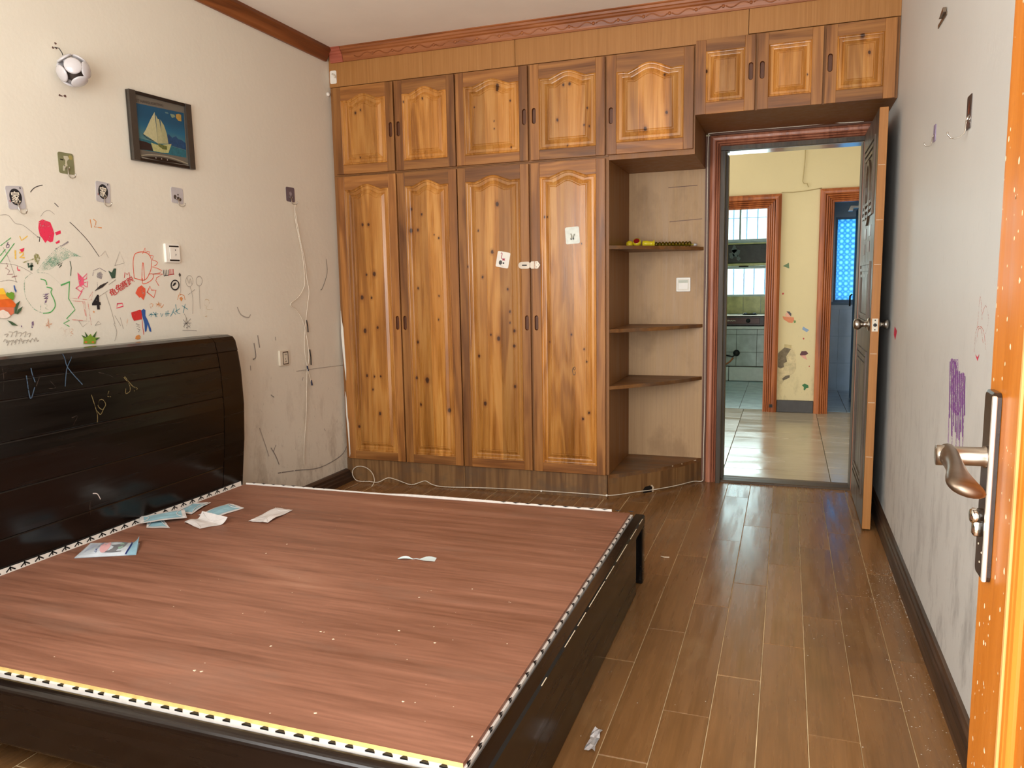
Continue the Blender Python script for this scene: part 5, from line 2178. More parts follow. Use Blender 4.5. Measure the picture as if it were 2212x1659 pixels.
# kitchen
KYW = 10.15
fk = struct(MB().box(-1.6, .12, YH+.12, 10.2, -.06, -.004).build('floor_kitchen', M_grout))
for i in range(6):
    for j in range(9):
        a = -1.6+.3*i-.012*0; c = YH+.13+.3*j
        if c < 10.1: MB().box(a+.002, min(a+.3, .12)-.002, c+.002, min(c+.3, 10.15)-.002, -.02, -.001, .001).build('tile', M_tile_k, fk)
kw = MB()
kw.box(-1.6, .12, KYW, KYW+.12, -.05, 1.005); kw.box(-1.6, .12, KYW, KYW+.12, 1.365, 1.685); kw.box(-1.6, .12, KYW, KYW+.12, 2.11, 2.6)
kw.box(-1.6, -1.25, KYW, KYW+.12, 1.0, 2.15); kw.box(-.02, .12, KYW, KYW+.12, 1.0, 2.15)
wk = struct(kw.build('wall_kitchen', M_tile_w))
for i in range(6):
    a = -1.15+.21*i
    MB().box(a+.002, a+.208, KYW-.008, KYW, .785, 1.0, .0015).build('tile', M_tile_y, wk)
for i in range(6):
    a = -1.15+.21*i
    MB().box(a+.002, a+.208, KYW-.008, KYW, 1.39, 1.66, .0015).build('tile', M_tile_y, wk)
struct(MB().box(.12, .2, YH+.12, KYW+.1, -.05, 2.6).build('wall_kitchen_right', M_tile_w))
struct(MB().box(-1.7, -1.6, YH+.12, KYW+.1, -.05, 2.6).build('wall_kitchen_left', M_tile_w))
struct(MB().box(-1.7, .2, YH+.12, KYW+.1, 2.6, 2.68).build('ceiling_kitchen', M_ceil))
def window(name, x0, x1, z0, z1, y, mat, bars, glass, fr=.028, hbar=(), frame_div=()):
    f = MB().prism([[(x0, z0), (x1, z0), (x1, z1), (x0, z1)], [(x0+fr, z0+fr), (x0+fr, z1-fr), (x1-fr, z1-fr), (x1-fr, z0+fr)]], y, y+.05)
    w = struct(f.build(name, mat))
    edges = [x0+fr]+list(frame_div)+[x1-fr]
    for d in frame_div: MB().box(d-.012, d+.012, y, y+.05, z0+fr, z1-fr).build('mullion', mat, w)
    for a, b in zip(edges, edges[1:]): MB().box(a, b, y+.022, y+.026, z0+fr, z1-fr).build('pane', glass, w)
    for b in bars: MB().tube([(b, y+.075, z0+.004), (b, y+.075, z1-.004)], .008, 6).build('bar', M_bluefr, w)
    for hz in hbar: MB().tube([(x0+.004, y+.085, hz), (x1-.004, y+.085, hz)], .005, 6).build('bar', M_bluefr, w)
    return w
window('window_2', -1.25, -.02, 1.685, 2.11, KYW+.02, M_upvc, [-.90, -.66, -.5, -.37, -.18], M_glass, hbar=(1.98,), frame_div=(-.575,))
window('window_3', -1.25, -.02, 1.005, 1.365, KYW+.02, M_upvc, [-.90, -.765, -.648, -.522, -.40, -.27, -.14], M_glass, fr=.02)
hd = thing('range_hood', 'greasy black range hood between the two kitchen windows', 'range hood', (-.6, 9.95, 1.39))
MB().box(-1.0, -.20, 9.80, KYW-.01, 1.405, 1.635, .012).build('body', M_hood, hd)
MB().box(-1.0, -.20, 9.79, 9.802, 1.635, 1.650, .003).build('top_edge', M_tile_y, hd)
MB().box(-1.0, -.20, 9.78, 9.81, 1.375, 1.405, .006).build('grease_lip', M_tile_y, hd)
pz_ = MB()
for k, (x, z, r) in enumerate(((-.60, 1.53, .045), (-.65, 1.50, .03), (-.57, 1.47, .022), (-.62, 1.58, .03))):
    pz_.prism([[(x+r*(1+.3*math.sin(3*a+k))*math.cos(a), z+1.3*r*(1+.25*math.cos(2*a+k))*math.sin(a)) for a in [i*PI/6 for i in range(12)]]], 9.798, 9.801)
pz_.build('peeling_patch', plain('peeled_grey_paint', (110, 116, 114), .5, vary=.4, scale=60), hd)
MB().tube([(-.56, 9.785, 1.367), (-.45, 9.785, 1.367)], .009, 8).build('switch_bar', M_black, hd)
kc = thing('kitchen_counter', 'white tiled kitchen counter carrying the gas stove', 'counter', (-.6, 9.87, 0))
MB().box(-1.55, .11, 9.60, KYW-.009, .0, .62).build('base', M_grout, kc)
MB().box(-1.55, .11, 9.575, KYW-.009, .621, .655, .004).build('worktop', M_counter, kc)
for i in range(7):
    for j, (z0, z1) in enumerate(((.175, .345), (.345, .555), (.555, .62))):
        a = -1.48+.235*i-.02
        MB().box(a+.002, min(a+.233, .108), 9.593, 9.60, z0+.002, z1-.002, .001).build('tile', M_tile_w, kc)
for i in range(4):
    a = -1.45+.45*i-.09
    MB().box(a+.003, min(a+.447, .11), 9.52, 9.593, .004, .168, .006).build('kerb_tile', M_counter, kc)
gs = thing('gas_stove', 'dark red fronted gas stove on the kitchen counter', 'stove', (-.55, 9.8, .655))
MB().box(-.98, -.245, 9.60, 9.98, .662, .775, .006).build('body', plain('dark_stove_steel', (60, 58, 60), .3, metal=.6, vary=.2), gs)
MB().box(-.93, -.30, 9.594, 9.601, .685, .755, .003).build('front_panel', M_dred, gs)
MB().box(-.99, -.235, 9.592, 9.99, .776, .786, .003).build('top_plate', M_steel, gs)
k = MB(); k.smooth = True; k.lathe([(.026, 0), (.024, .02), (.0001, .021)], (-.43, 9.594, .722), (0, -1, 0), 16); k.build('knob', M_black, gs)
for z in (.668,): MB().box(-.97, -.25, 9.61, 9.97, .655, .662).build('foot', M_black, gs)
for cx in (-.42, -.78):
    p = MB()
    p.tube([(cx+.08*math.cos(a), 9.78+.08*math.sin(a), .792) for a in [i*PI/8 for i in range(17)]], .006, 6)
    for i in range(4):
        a = PI/4+i*PI/2; p.tube([(cx+.05*math.cos(a), 9.78+.05*math.sin(a), .80), (cx+.09*math.cos(a), 9.78+.09*math.sin(a), .803), (cx+.1*math.cos(a), 9.78+.1*math.sin(a), .788)], .007, 6)
    p.build('pan_support', M_black, gs)
MB().ribbon([(-.668, .716), (-.662, .732), (-.655, .718), (-.645, .726), (-.635, .718), (-.622, .726), (-.610, .718), (-.595, .724), (-.575, .719)], .007, 9.5932, 'xz').build('pale_logo', M_offw, gs, recalc=False)
ho = thing('gas_hose', 'black valve and orange hose below the kitchen worktop', 'hose', (-.58, 9.55, .17))
v = MB(); v.smooth = True; v.lathe([(.035, 0), (.04, .012), (.03, .03), (.012, .035)], (-.556, 9.592, .335), (0, -1, 0), 14); v.tube([(-.556, 9.57, .33), (-.6, 9.565, .29), (-.64, 9.565, .30), (-.70, 9.575, .31)], .010, 6); v.build('valve', M_black, ho)
v = MB(); v.smooth = True; v.tube([(-.59, 9.555, .28), (-.63, 9.55, .23), (-.68, 9.545, .195), (-.76, 9.54, .18)], .010, 7); v.build('hose', plain('orange_hose', (186, 110, 64), .5, vary=.1), ho)
pp = MB(); pp.smooth = True; pp.tube([(-.735, 9.575, .18), (-.735, 9.575, .61)], .009, 6); pp.tube([(-.77, 9.575, .18), (-.77, 9.575, .61)], .006, 6)
tag(pp.build('gas_pipe', M_black), 'pair of thin black pipes rising to the kitchen worktop', 'pipe')

# bathroom
BYW = 8.94
fb = struct(MB().box(.24, 1.4, YH+.12, BYW+.1, -.06, -.004).build('floor_bathroom', M_grout))
for i in range(4):
    for j in range(6):
        a = .24+.3*i; c = YH+.13+.3*j
        if c < BYW: MB().box(a+.002, min(a+.3, 1.39)-.002, c+.002, min(c+.3, BYW)-.002, -.02, -.001, .001).build('tile', M_tile_b, fb)
bw = MB(); WX0, WX1, WZ0, WZ1 = .465, .745, .955, 1.845
bw.box(.2, WX0, BYW, BYW+.1, -.05, 2.6); bw.box(WX1, 1.4, BYW, BYW+.1, -.05, 2.6); bw.box(WX0, WX1, BYW, BYW+.1, -.05, WZ0); bw.box(WX0, WX1, BYW, BYW+.1, WZ1, 2.6)
wbt = struct(bw.build('wall_bathroom', M_tile_b))
for i in range(4):
    for j in range(3):
        a = .24+.29*i; z = .01+.29*j
        MB().box(a+.002, a+.288, BYW-.007, BYW, z+.002, z+.288, .001).build('tile', M_tile_b, wbt)
struct(MB().box(1.4, 1.48, YH+.12, BYW+.1, -.05, 2.6).build('wall_bathroom_right', M_tile_b))
struct(MB().box(.2, 1.48, YH+.12, BYW+.1, 2.6, 2.68).build('ceiling_bathroom', M_ceil))
window('window_4', WX0, WX1, WZ0, WZ1, BYW+.02, M_bluefr, [], M_blueglass, fr=.022)
MB().box(WX0-.02, WX1+.02, BYW-.03, BYW-.001, WZ0-.03, WZ0-.002, .003).build('sill', M_bluefr, bpy.data.objects['window_4'])
bdoor = thing('bathroom_door', 'pale bathroom door leaf standing ajar inside the bathroom', 'door', (.68, 7.9, 0))
MB().box(.615, .645, 7.55, 8.35, .01, 1.86, .002).build('leaf', M_bluefr, bdoor)
MB().tube([(.605, 8.28, 1.05), (.585, 8.28, 1.03), (.585, 8.28, .93)], .008, 8).build('handle', M_black, bdoor)
dc = thing('door_closer', 'dark angled metal bracket at the top of the bathroom opening', 'bracket', (.58, 8.3, 1.9))
MB().box(.56, .70, 8.36, 8.40, 1.885, 1.91, .003).build('arm', M_steel, dc)
MB().add([(.545, 8.355, 1.86), (.585, 8.355, 1.86), (.60, 8.355, 1.91), (.565, 8.355, 1.91), (.545, 8.40, 1.86), (.585, 8.40, 1.86), (.60, 8.40, 1.91), (.565, 8.40, 1.91)], [(0, 1, 2, 3), (4, 5, 6, 7), (0, 1, 5, 4), (1, 2, 6, 5), (2, 3, 7, 6), (3, 0, 4, 7)]).build('end_plate', M_steel, dc)

# hall wall stickers and marks
HD = DATA['hall']; HY = YH-.0006
def hst(label, cat, items, dz=.0003):
    o = None
    for k, (key, mat, nm) in enumerate(items):
        mb = MB().prism([HD[key]], HY-.0004-dz*k, HY+.0004-dz*k)
        if o is None: o = tag(mb.build(nm, mat), label, cat)
        else: mb.build(nm, mat, o)
    return o
PC = lambda n, c: plain('sticker_'+n, c, .45, vary=.08, scale=60)
hst('small green triangle sticker high between the hall doorways', 'sticker', [('triangle', PC('triangle_green', (98, 124, 86)), 'triangle_sticker')])
hst('tiny red heart sticker above the carrot in the hall', 'sticker', [('heart1', PC('heart_red', (190, 60, 54)), 'heart_sticker')])
hst('orange carrot sticker with a small capped face in the hall', 'sticker', [('carrot', PC('carrot', (212, 128, 84)), 'carrot_sticker'), ('carrottop', PC('carrot_top', (92, 128, 66)), 'leafy_top'), ('face', PC('face', (226, 172, 150)), 'face'), ('cap', PC('cap', (70, 66, 70)), 'cap')])
hst('blue ticket shaped sticker below the carrot in the hall', 'sticker', [('ticket', PC('ticket', (130, 156, 190)), 'ticket_sticker')])
hst('tiny red heart sticker below the blue ticket in the hall', 'sticker', [('heart2', PC('heart_red2', (180, 46, 48)), 'heart_sticker')])
hst('round face sticker with dark red beret in the hall', 'sticker', [('hat', PC('beret', (84, 28, 36)), 'beret_sticker'), ('hatface', PC('beret_face', (222, 160, 146)), 'face')])
hst('green leaf sticker low on the hall wall', 'sticker', [('leaf', PC('leaf', (44, 110, 58)), 'leaf_sticker')])
hst('tiny red dot sticker right of the beret face', 'sticker', [('spot', PC('dot', (176, 56, 50)), 'dot_sticker')])
for key, mat, k in (('peel', plain('peeled_plaster', (206, 190, 152), .8, vary=.2, scale=30), 0), ('peelpaper', plain('torn_paper', (196, 178, 132), .7, vary=.1), 1), ('peeldark', plain('bare_grey_plaster', (122, 110, 92), .85, vary=.25, scale=40), 2), ('peeldark2', plain('bare_grey_plaster_low', (112, 102, 88), .85, vary=.25, scale=40), 3)):
    MB().prism([HD[key]], HY-.0004-.0003*k, HY+.0003-.0003*k).build('peeled_plaster', mat, wh)
wmb = MB(); wmb.smooth = True
wmb.tube([(.117, HY-.006, 2.36), (.116, HY-.01, 2.25), (.108, HY-.008, 2.12), (.102, HY-.008, 2.05), (.115, HY-.008, 2.03), (.14, HY-.008, 2.03), (.150, HY-.008, 2.00)], .0035, 6)
tag(wmb.build('hanging_wire', plain('yellowed_wire', (176, 158, 110), .6)), 'thin yellowed wire dangling above the hall doorways', 'wire')
wmb = MB(); wmb.smooth = True
wmb.tube([(-.07, HY-.004, 1.966), (.02, HY-.005, 1.962), (.12, HY-.005, 1.968), (.26, HY-.004, 1.985)], .003, 6)
tag(wmb.build('wall_cable', plain('cream_cable', (170, 152, 108), .6)), 'thin cable sagging between the two hall door casings', 'cable')

# ------------------------------------------------------------------ left wall: drawings
dz = XL+.0006
for i, (lab, col, w, strokes, polys, sm) in enumerate(DATA['draw']):
    mb = MB(); d = dz+.00003*i
    for p in polys: mb.sheet(p, d, 'yz')
    for s_ in strokes: mb.ribbon(s_, w, d+.00001, 'yz', bool(sm))
    o = mb.build('crayon_drawing', CR[col], wl, recalc=False); o['label'] = lab
for i, (lab, col, w, strokes) in enumerate(DATA['hb']):
    for s_ in strokes:
        o = MB().ribbon(s_, w, lambda p: hx(p[1])+.0012, 'yz', True).build('chalk_mark', CR[col], bed, recalc=False); o['label'] = lab
def wt(yc, zc, rot=0.0, x=XL+.0025):
    c, s_ = math.cos(rot), math.sin(rot)
    return lambda a, b, d: (x+d, yc+a*c-b*s_, zc+a*s_+b*c)
ts = None
cs_ = DATA['chars']
rot = math.atan2(cs_[-1][1]-cs_[0][1], cs_[-1][0]-cs_[0][0])
stt = thing('character_sticker', 'four red Chinese characters stuck on the wall above the headboard', 'sticker', (XL, cs_[0][0], cs_[0][1]))
for ch_, (y, z) in zip('龟兔赛跑', cs_): text(ch_, .031, wt(y, z, rot), xs=1.12, bold=.006).build('character', CR['stickred'], stt, recalc=False)
y, z = DATA['four']
o = text('4', .058, wt(y, z), bold=.035).build('number_sticker', CR['ink'], recalc=False, O=(XL, y, z)); tag(o, 'bold black number 4 sticker among the crayon drawings', 'sticker')
def wst(name, loop, mat, parent=None, k=0): return MB().prism([loop], XL+.0032+.0005*k, XL+.0038+.0005*k, 'yz').build(name, mat, parent)
hs_ = thing('house_sticker', 'orange roofed house sticker with a green frog at the left edge', 'sticker', (XL, 1.95, 1.18))
for k, (key, c) in enumerate(dict(wall=(214, 116, 84), roof_lower=(226, 104, 40), roof_mid=(238, 156, 52), roof_top=(244, 200, 60), animal=(238, 222, 208)).items()):
    wst(key, DATA['house'][key], PC('house_'+key, c), hs_, k)
wst('frog', DATA['frog'], PC('frog', (110, 156, 52)), hs_, 6)
for g in DATA['grass']: wst('grass_blade', g, PC('grass', (66, 92, 64)), hs_, 5)
ps = thing('plant_sticker', 'spiky green plant top sticker peeking over the headboard', 'sticker', (XL, 2.3, 1.0))
wst('leaves', DATA['pine'], PC('plant', (126, 158, 52)), ps)
for g in DATA['pinetips']: wst('leaf_tip', g, PC('plant_tip', (54, 84, 50)), ps, 1)
for g in DATA['pinecheek']: wst('cheek', g, PC('cheek', (214, 116, 58)), ps, 1)

# ------------------------------------------------------------------ adhesive hooks
def hook_thing(label, T, O, w, h, plate, prt=None, cat='hook', group=None, curl=1.0, name='adhesive_hook', hookmat=None, hookon=True, side=0.0):
    t = thing(name, label, cat, O, group)
    MB(T).prism([rrect(-w/2, w/2, -h/2, h/2, min(w, h)*.12)], 0.0004, .0022, 'xy').build('backing_plate', plate, t)
    if prt: prt(t)
    hm = hookmat or M_steel
    if hookon:
        c = MB(T); c.smooth = True
        c.tube([(-w*.15, -h*.10, .0022), (-w*.15, -h*.18, .006), (-w*.15, -h*.26, .006), (w*.13, -h*.26, .006), (w*.13, -h*.18, .006), (w*.13, -h*.10, .0022)], .0016, 6)
        c.build('clip', hm, t)
        k = MB(T); k.smooth = True
        k.tube([(0, -h*.22, .007), (0, -h*.5, .008), (.0, -h*.60, .010), (.0, -h*.70, .018*curl), (0, -h*.73, .028*curl), (0, -h*.70, .038*curl), (0, -h*.60, .044*curl), (0, -h*.52, .045*curl)], .0021, 8)
        k.build('wire_hook', hm, t)
    return t
def TL(y, z, rot=0.0):
    c, s_ = math.cos(rot), math.sin(rot)
    return lambda a, b, d: (XL+d, y+a*c-b*s_, z+a*s_+b*c)
M_clear = plain('grey_clear_film', (188, 184, 186), .25, vary=.05)
def disc_print(T):
    def f(t):
        MB(T).prism([arc(.0, .002, .0235, 0, 360, 24, .029)[:-1]], .0022, .0025, 'xy').build('black_disc', CR['ink'], t)
        text('家', .040, lambda a, b, d: T(a, b+.002, .0028), xs=.85, bold=.02).build('character', M_offw, t, recalc=False)
        MB(T).sheet([(.021, .030), (.025, .030), (.025, .036), (.021, .036)], .0026, 'xy').build('seal_mark', M_black, t, recalc=False)
        MB(T).sheet([(-.026, -.016), (-.023, -.016), (-.023, -.008), (-.026, -.008)], .0026, 'xy').build('red_seal', M_red, t, recalc=False)
    return f
T = TL(2.0285, 1.536, .0); hook_thing('grey film wall hook with black disc at the left edge', TL(2.0285, 1.536, .10), (XL, 2.0285, 1.536), .066, .080, M_clear, disc_print(TL(2.0285, 1.536, .10)), group='adhesive hooks on the left wall')
hook_thing('grey film wall hook with black disc below the picture', TL(2.406, 1.594, -.06), (XL, 2.406, 1.594), .068, .080, M_clear, disc_print(TL(2.406, 1.594, -.06)), group='adhesive hooks on the left wall')
Tg = TL(2.248, 1.684, .0)
def green_print(t):
    MB(Tg).sheet([(-.010, .026), (.008, .028), (.014, .018), (.006, .012), (.002, .004), (.004, -.008), (-.002, -.012), (-.008, -.02), (-.012, -.03), (-.018, -.028), (-.016, -.012), (-.006, -.004), (-.004, .010), (-.010, .018)], .0026, 'xy').build('white_print', plain('white_print', (196, 190, 166), .5), t, recalc=False)
    MB(Tg).sheet([(-.026, .010), (-.013, .009), (-.013, .013), (-.026, .014)], .0027, 'xy').build('black_bar', M_black, t, recalc=False)
    MB(Tg).sheet([(p[0], p[1]) for p in arc(.020, .024, .009, 0, 360, 10)[:-1]], .0026, 'xy').build('sun_print', plain('sun_print', (158, 146, 84), .5), t, recalc=False)
hook_thing('olive green wall hook under the hanging ball', Tg, (XL, 2.248, 1.684), .067, .078, plain('olive_film', (126, 126, 92), .4, vary=.12), green_print, group='adhesive hooks on the left wall')
Tp = TL(2.807, 1.621, -.02)
def faces_print(t):
    for a, b, r in ((-.014, -.008, .009), (.004, -.012, .007), (.016, -.016, .007), (.004, .004, .004)):
        MB(Tp).sheet([(a+r*math.cos(q*PI/5), b+r*1.1*math.sin(q*PI/5)) for q in range(10)], .0026, 'xy').build('print_blot', plain('print_blot', (74, 62, 54), .5), t, recalc=False)
hook_thing('grey wall hook with small dark print right of the picture base', Tp, (XL, 2.807, 1.621), .071, .069, M_clear, faces_print, group='adhesive hooks on the left wall')
Tq = TL(3.652, 1.711, -.0)
def purple_print(t):
    MB(Tq).sheet([(-.014, .016), (-.002, .010), (.004, .020), (.012, .004), (.004, -.010), (-.008, -.004)], .0026, 'xy').build('white_print', plain('grey_print', (150, 142, 148), .5), t, recalc=False)
hook_thing('purple grey wall hook holding the white hanging cord', Tq, (XL, 3.652, 1.711), .076, .078, plain('purple_film', (104, 92, 102), .4, vary=.12), purple_print, group='adhesive hooks on the left wall')
# right wall hooks
def TR(y, z): return lambda a, b, d: (XR-d, y-a, z+b)
Tr1 = TR(2.487, 1.648)
def redflame(t): MB(Tr1).sheet([(-.008, -.004), (.008, -.004), (.009, .006), (.003, .026), (0, .034), (-.004, .022), (-.009, .008)], .0026, 'xy').build('flame_print', plain('flame_print', (130, 60, 34), .4), t, recalc=False)
hook_thing('large steel hook on a mirror plate on the right wall', Tr1, (XR, 2.487, 1.648), .060, .092, plain('mirror_film', (150, 144, 142), .15, metal=.8), redflame, curl=1.15, hookmat=M_chrome, group='adhesive hooks on the right wall')
Tr2 = TR(3.03, 1.686)
hook_thing('small violet hook plate on the right wall', Tr2, (XR, 3.03, 1.686), .040, .056, plain('violet_film', (150, 134, 168), .4, vary=.1), curl=.7, group='adhesive hooks on the right wall')
t = thing('adhesive_hook', 'folded grey hook plate high on the right wall', 'hook', (XR, 2.99, 2.04), 'adhesive hooks on the right wall')
MB(TR(2.99, 2.042)).box(-.075, .075, -.007, .004, .0005, .003).build('backing_plate', M_worn, t)
MB(TR(2.99, 2.042)).prism([[(-.005, .004), (.070, .004), (.070, .018), (.062, .020)]], .003, .012, 'xy').build('folded_flap', M_worn, t)
# fascia hook and wardrobe door stickers
def TW(x, z, rot=0.0, y=4.098):
    c, s_ = math.cos(rot), math.sin(rot)
    return lambda a, b, d: (x+a*c-b*s_, y-d, z+a*s_+b*c)
t = thing('adhesive_hook', 'white plastic hook at the left end of the fascia', 'hook', (-2.556, 4.1, 2.43))
Tf = TW(-2.556, 2.43)
MB(Tf).prism([rrect(-.021, .022, -.037, .037, .009)], .0004, .004, 'xy').build('backing_plate', M_white, t)
k = MB(Tf); k.smooth = True; k.tube([(-.004, .018, .004), (.006, .014, .014), (.016, .008, .020), (.024, -.002, .024), (.024, -.010, .024)], .0045, 8); k.build('peg', M_offw, t)
t = thing('adhesive_hook', 'small white knob on the left wall corner below the fascia hook', 'hook', (XL, 4.06, 2.3))
k = MB(); k.smooth = True; k.lathe([(.012, 0), (.012, .008), (.008, .014), (.0001, .015)], (XL, 4.07, 2.33), (1, 0, 0), 12); k.build('knob', M_white, t)
Tsw = TW(-1.506, 1.339, -.19, 4.0855)
t = thing('adhesive_pad', 'white pad with red and black print on the third wardrobe door', 'sticker', (-1.506, 4.083, 1.339))
MB(Tsw).prism([rrect(-.038, .038, -.044, .044, .008)], .0, .0018, 'xy').build('backing_plate', M_white, t)
mb = MB(Tsw); mb.ribbon([(-.018, .034), (-.012, .036), (-.010, .026), (-.012, .012), (-.006, .004), (.004, .006)], .004, .0022, 'xy'); mb.sheet([(-.004, .002), (.012, .010), (.010, .002), (.014, -.004), (.004, -.002), (.000, -.008)], .0022, 'xy'); mb.build('red_print', plain('dark_pink_print', (168, 44, 74), .5), t, recalc=False)
mb = MB(Tsw); mb.sheet(arc(-.012, -.018, .010, 0, 360, 10, .013)[:-1], .0022, 'xy'); mb.sheet(arc(.006, -.018, .006, 0, 360, 8, .005)[:-1], .0022, 'xy'); mb.build('dark_print', plain('dark_print', (70, 70, 66), .5), t, recalc=False)
mb = MB(Tsw); mb.sheet([(-.010, -.036), (.010, -.036), (.010, -.034), (-.010, -.034)], .0022, 'xy'); mb.build('caption_line', plain('grey_caption', (150, 150, 150), .5), t, recalc=False)
Tsm = TW(-1.103, 1.458, .06, 4.0855)
t = thing('adhesive_hook', 'white marbled hook pad on the fourth wardrobe door', 'hook', (-1.103, 4.083, 1.458))
MB(Tsm).prism([rrect(-.039, .039, -.045, .045, .008)], .0, .0018, 'xy').build('backing_plate', plain('marble_film', (216, 220, 208), .3, vary=.14, scale=40), t)
k = MB(Tsm); k.smooth = True; k.tube([(-.008, .010, .002), (-.004, .0, .006), (-.006, -.014, .008), (-.008, -.02, .006)], .003, 6); k.tube([(.004, -.016, .006), (.006, -.006, .008), (.014, .006, .010)], .003, 6); k.build('clear_prongs', plain('clear_prong', (176, 176, 160), .15), t)
for a in (-.007, .005): MB(Tsm).sheet(arc(a, -.018, .0035, 0, 360, 8, .006)[:-1], .0095, 'xy').build('dark_tip', M_black, t, recalc=False)
# pencil mark on door 4
MB().ribbon([(-1.103, .735), (-1.098, .725), (-1.092, .732), (-1.096, .742), (-1.108, .728), (-1.104, .700), (-1.094, .700), (-1.092, .715)], .003, 4.0848, 'xz').build('pen_mark', CR['ink2'], wd[1], recalc=False)['label'] = 'small pen loop drawn on the fourth door'

# ------------------------------------------------------------------ switches and socket
def switch(label, cat, T, O, w, h, mode, name='wall_switch'):
    t = thing(name, label, cat, O)
    MB(T).loft([[(p[0], p[1], 0) for p in rrect(-w/2, w/2, -h/2, h/2, .006)], [(p[0], p[1], .007) for p in rrect(-w/2, w/2, -h/2, h/2, .006)], [(p[0]*.94, p[1]*.94, .010) for p in rrect(-w/2, w/2, -h/2, h/2, .006)]]).build('face_plate', M_white if mode != 'socket' else M_offw, t)
    return t
T1 = TL(2.748, 1.364); t = switch('white light switch above the crayon fence on the left wall', 'switch', T1, (XL, 2.748, 1.364), .088, .084, 'rocker')
MB(T1).box(-.021, .035, -.035, .033, .010, .011).build('dark_gap', M_black, t)
MB(T1).prism([rrect(-.021, .036, -.028, .027, .003)], .011, .0145, 'xy').build('rocker', M_white, t)
text('P', .010, lambda a, b, d: T1(.012+a, -.008+b, .0148)).build('pen_mark', CR['ink'], t, recalc=False)
MB(T1).sheet(arc(.010, .014, .003, 0, 360, 8)[:-1], .0148, 'xy').build('indicator', M_black, t, recalc=False)
T2 = TL(3.511, .824); t = switch('small cream power socket right of the headboard', 'socket', T2, (XL, 3.511, .824), .086, .084, 'socket', 'power_socket')
MB(T2).prism([rrect(-.018, .030, -.036, .034, .004), rrect(-.014, .026, -.031, .029, .003)[::-1]], .010, .0112, 'xy').build('dark_rim', plain('dark_brown_rim', (70, 56, 44), .5), t)
for a, b in ((.002, .018), (.012, .018), (.006, -.006), (.004, -.020), (.012, -.020)): MB(T2).box(a-.0016, a+.0016, b-.004, b+.004, .0100, .0106).build('pin_slot', M_black, t)
TS = lambda a, b, d: (-.580+a, 4.655-d, 1.182+b)
t = switch('white rocker switch on the back of the corner shelf', 'switch', TS, (-.580, 4.655, 1.182), .084, .084, 'rocker')
MB(TS).prism([rrect(-.033, .033, -.033, .033, .003), rrect(-.028, .028, -.028, .028, .003)[::-1]], .010, .0114, 'xy').build('inner_rim', M_offw, t)
MB(TS).prism([rrect(-.027, .027, -.027, .010, .002)], .010, .015, 'xy').build('rocker', M_white, t)
MB(TS).prism([rrect(-.027, .027, .011, .026, .002)], .010, .0115, 'xy').build('label_strip', plain('grey_green_strip', (186, 190, 172), .4), t)

# ------------------------------------------------------------------ hanging ball, picture
bc = Vector((XL+.062, 2.262, 2.017)); R_ = .058
t = thing('hanging_ball', 'pearl white openwork ball hanging from a nail on the left wall', 'ball', tuple(bc))
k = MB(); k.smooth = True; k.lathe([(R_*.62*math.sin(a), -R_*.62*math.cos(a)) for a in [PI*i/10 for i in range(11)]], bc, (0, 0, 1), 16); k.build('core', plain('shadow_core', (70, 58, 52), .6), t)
view = Vector((.722, -.650, -.235)); side = Vector((.669, .743, 0)).normalized(); top_ = side.cross(view)*-1
if top_.z < 0: top_ = -top_
dirs = [side*a+top_*c+view*e for a, c, e in ((0, .36, .93), (-.80, -.28, .52), (.36, -.76, .54), (.86, .14, .48), (-.55, .82, -.1), (.5, .80, -.35), (-.4, -.85, -.3), (-.7, .1, -.7), (.4, -.2, -.9))]
for dv in dirs:
    dv = Vector(dv).normalized(); p = MB(); p.smooth = True
    u = dv.orthogonal().normalized(); w_ = dv.cross(u); a_max = math.radians(31)
    prof = [(R_*math.sin(a_max*i/6), R_*math.cos(a_max*i/6)) for i in range(7)]
    rings = [(r, h) for r, h in prof]+[(prof[-1][0]*1.0, prof[-1][1]-.004), (prof[-1][0]*.9, prof[-1][1]-.006)]
    p.lathe(rings[::1], bc, dv, 22); p.build('shell_disc', M_silver, t)
    MB().tube([tuple(bc+dv*R_*.6), tuple(bc+dv*R_*.93)], .010, 8).build('strut', M_silver, t)
MB().tube([(XL+.02, 2.262, 2.066), (XL+.018, 2.258, 2.085), (XL+.012, 2.252, 2.100), (XL+.004, 2.240, 2.101)], .0016, 6).build('hanging_wire', M_black, t)
for j, (y, z, r) in enumerate(((2.2485, 2.117, .005), (2.250, 2.100, .0035), (2.236, 2.099, .005), (2.247, 1.932, .005), (2.270, 1.934, .006), (2.256, 1.931, .003))):
    MB().sheet([(y+r*(1+.3*math.sin(3*a+j))*math.cos(a), z+.8*r*math.sin(a)) for a in [i*PI/5 for i in range(10)]], XL+.0009, 'yz').build('nail_hole', plain('rusty_hole', (96, 66, 58), .8, vary=.3, scale=200), wl, recalc=False)
PCD = DATA['pic']
pt = thing('framed_picture', 'dark framed picture of a white sailing ship on the left wall', 'picture', (XL, 2.75, 1.9))
A, B, C_, D_ = PCD['outer']
XP0, XP1 = XL+.003, XL+.019
def lerp(p, q, t): return (p[0]+(q[0]-p[0])*t, p[1]+(q[1]-p[1])*t)
sw = .095
MB().prism([[A, B, C_, D_]], XP0, XL+.012, 'yz').build('backing_board', plain('grey_mat', (104, 98, 88), .5, vary=.06), pt)
fm = plain('dark_grey_frame', (62, 56, 50), .35, vary=.12, scale=30); fk_ = plain('black_frame', (26, 22, 22), .3, vary=.1)
MB().prism([[A, lerp(A, B, sw), lerp(D_, C_, sw), D_]], XP0, XP1+.004, 'yz').build('frame_side', fm, pt, bev=.0015)
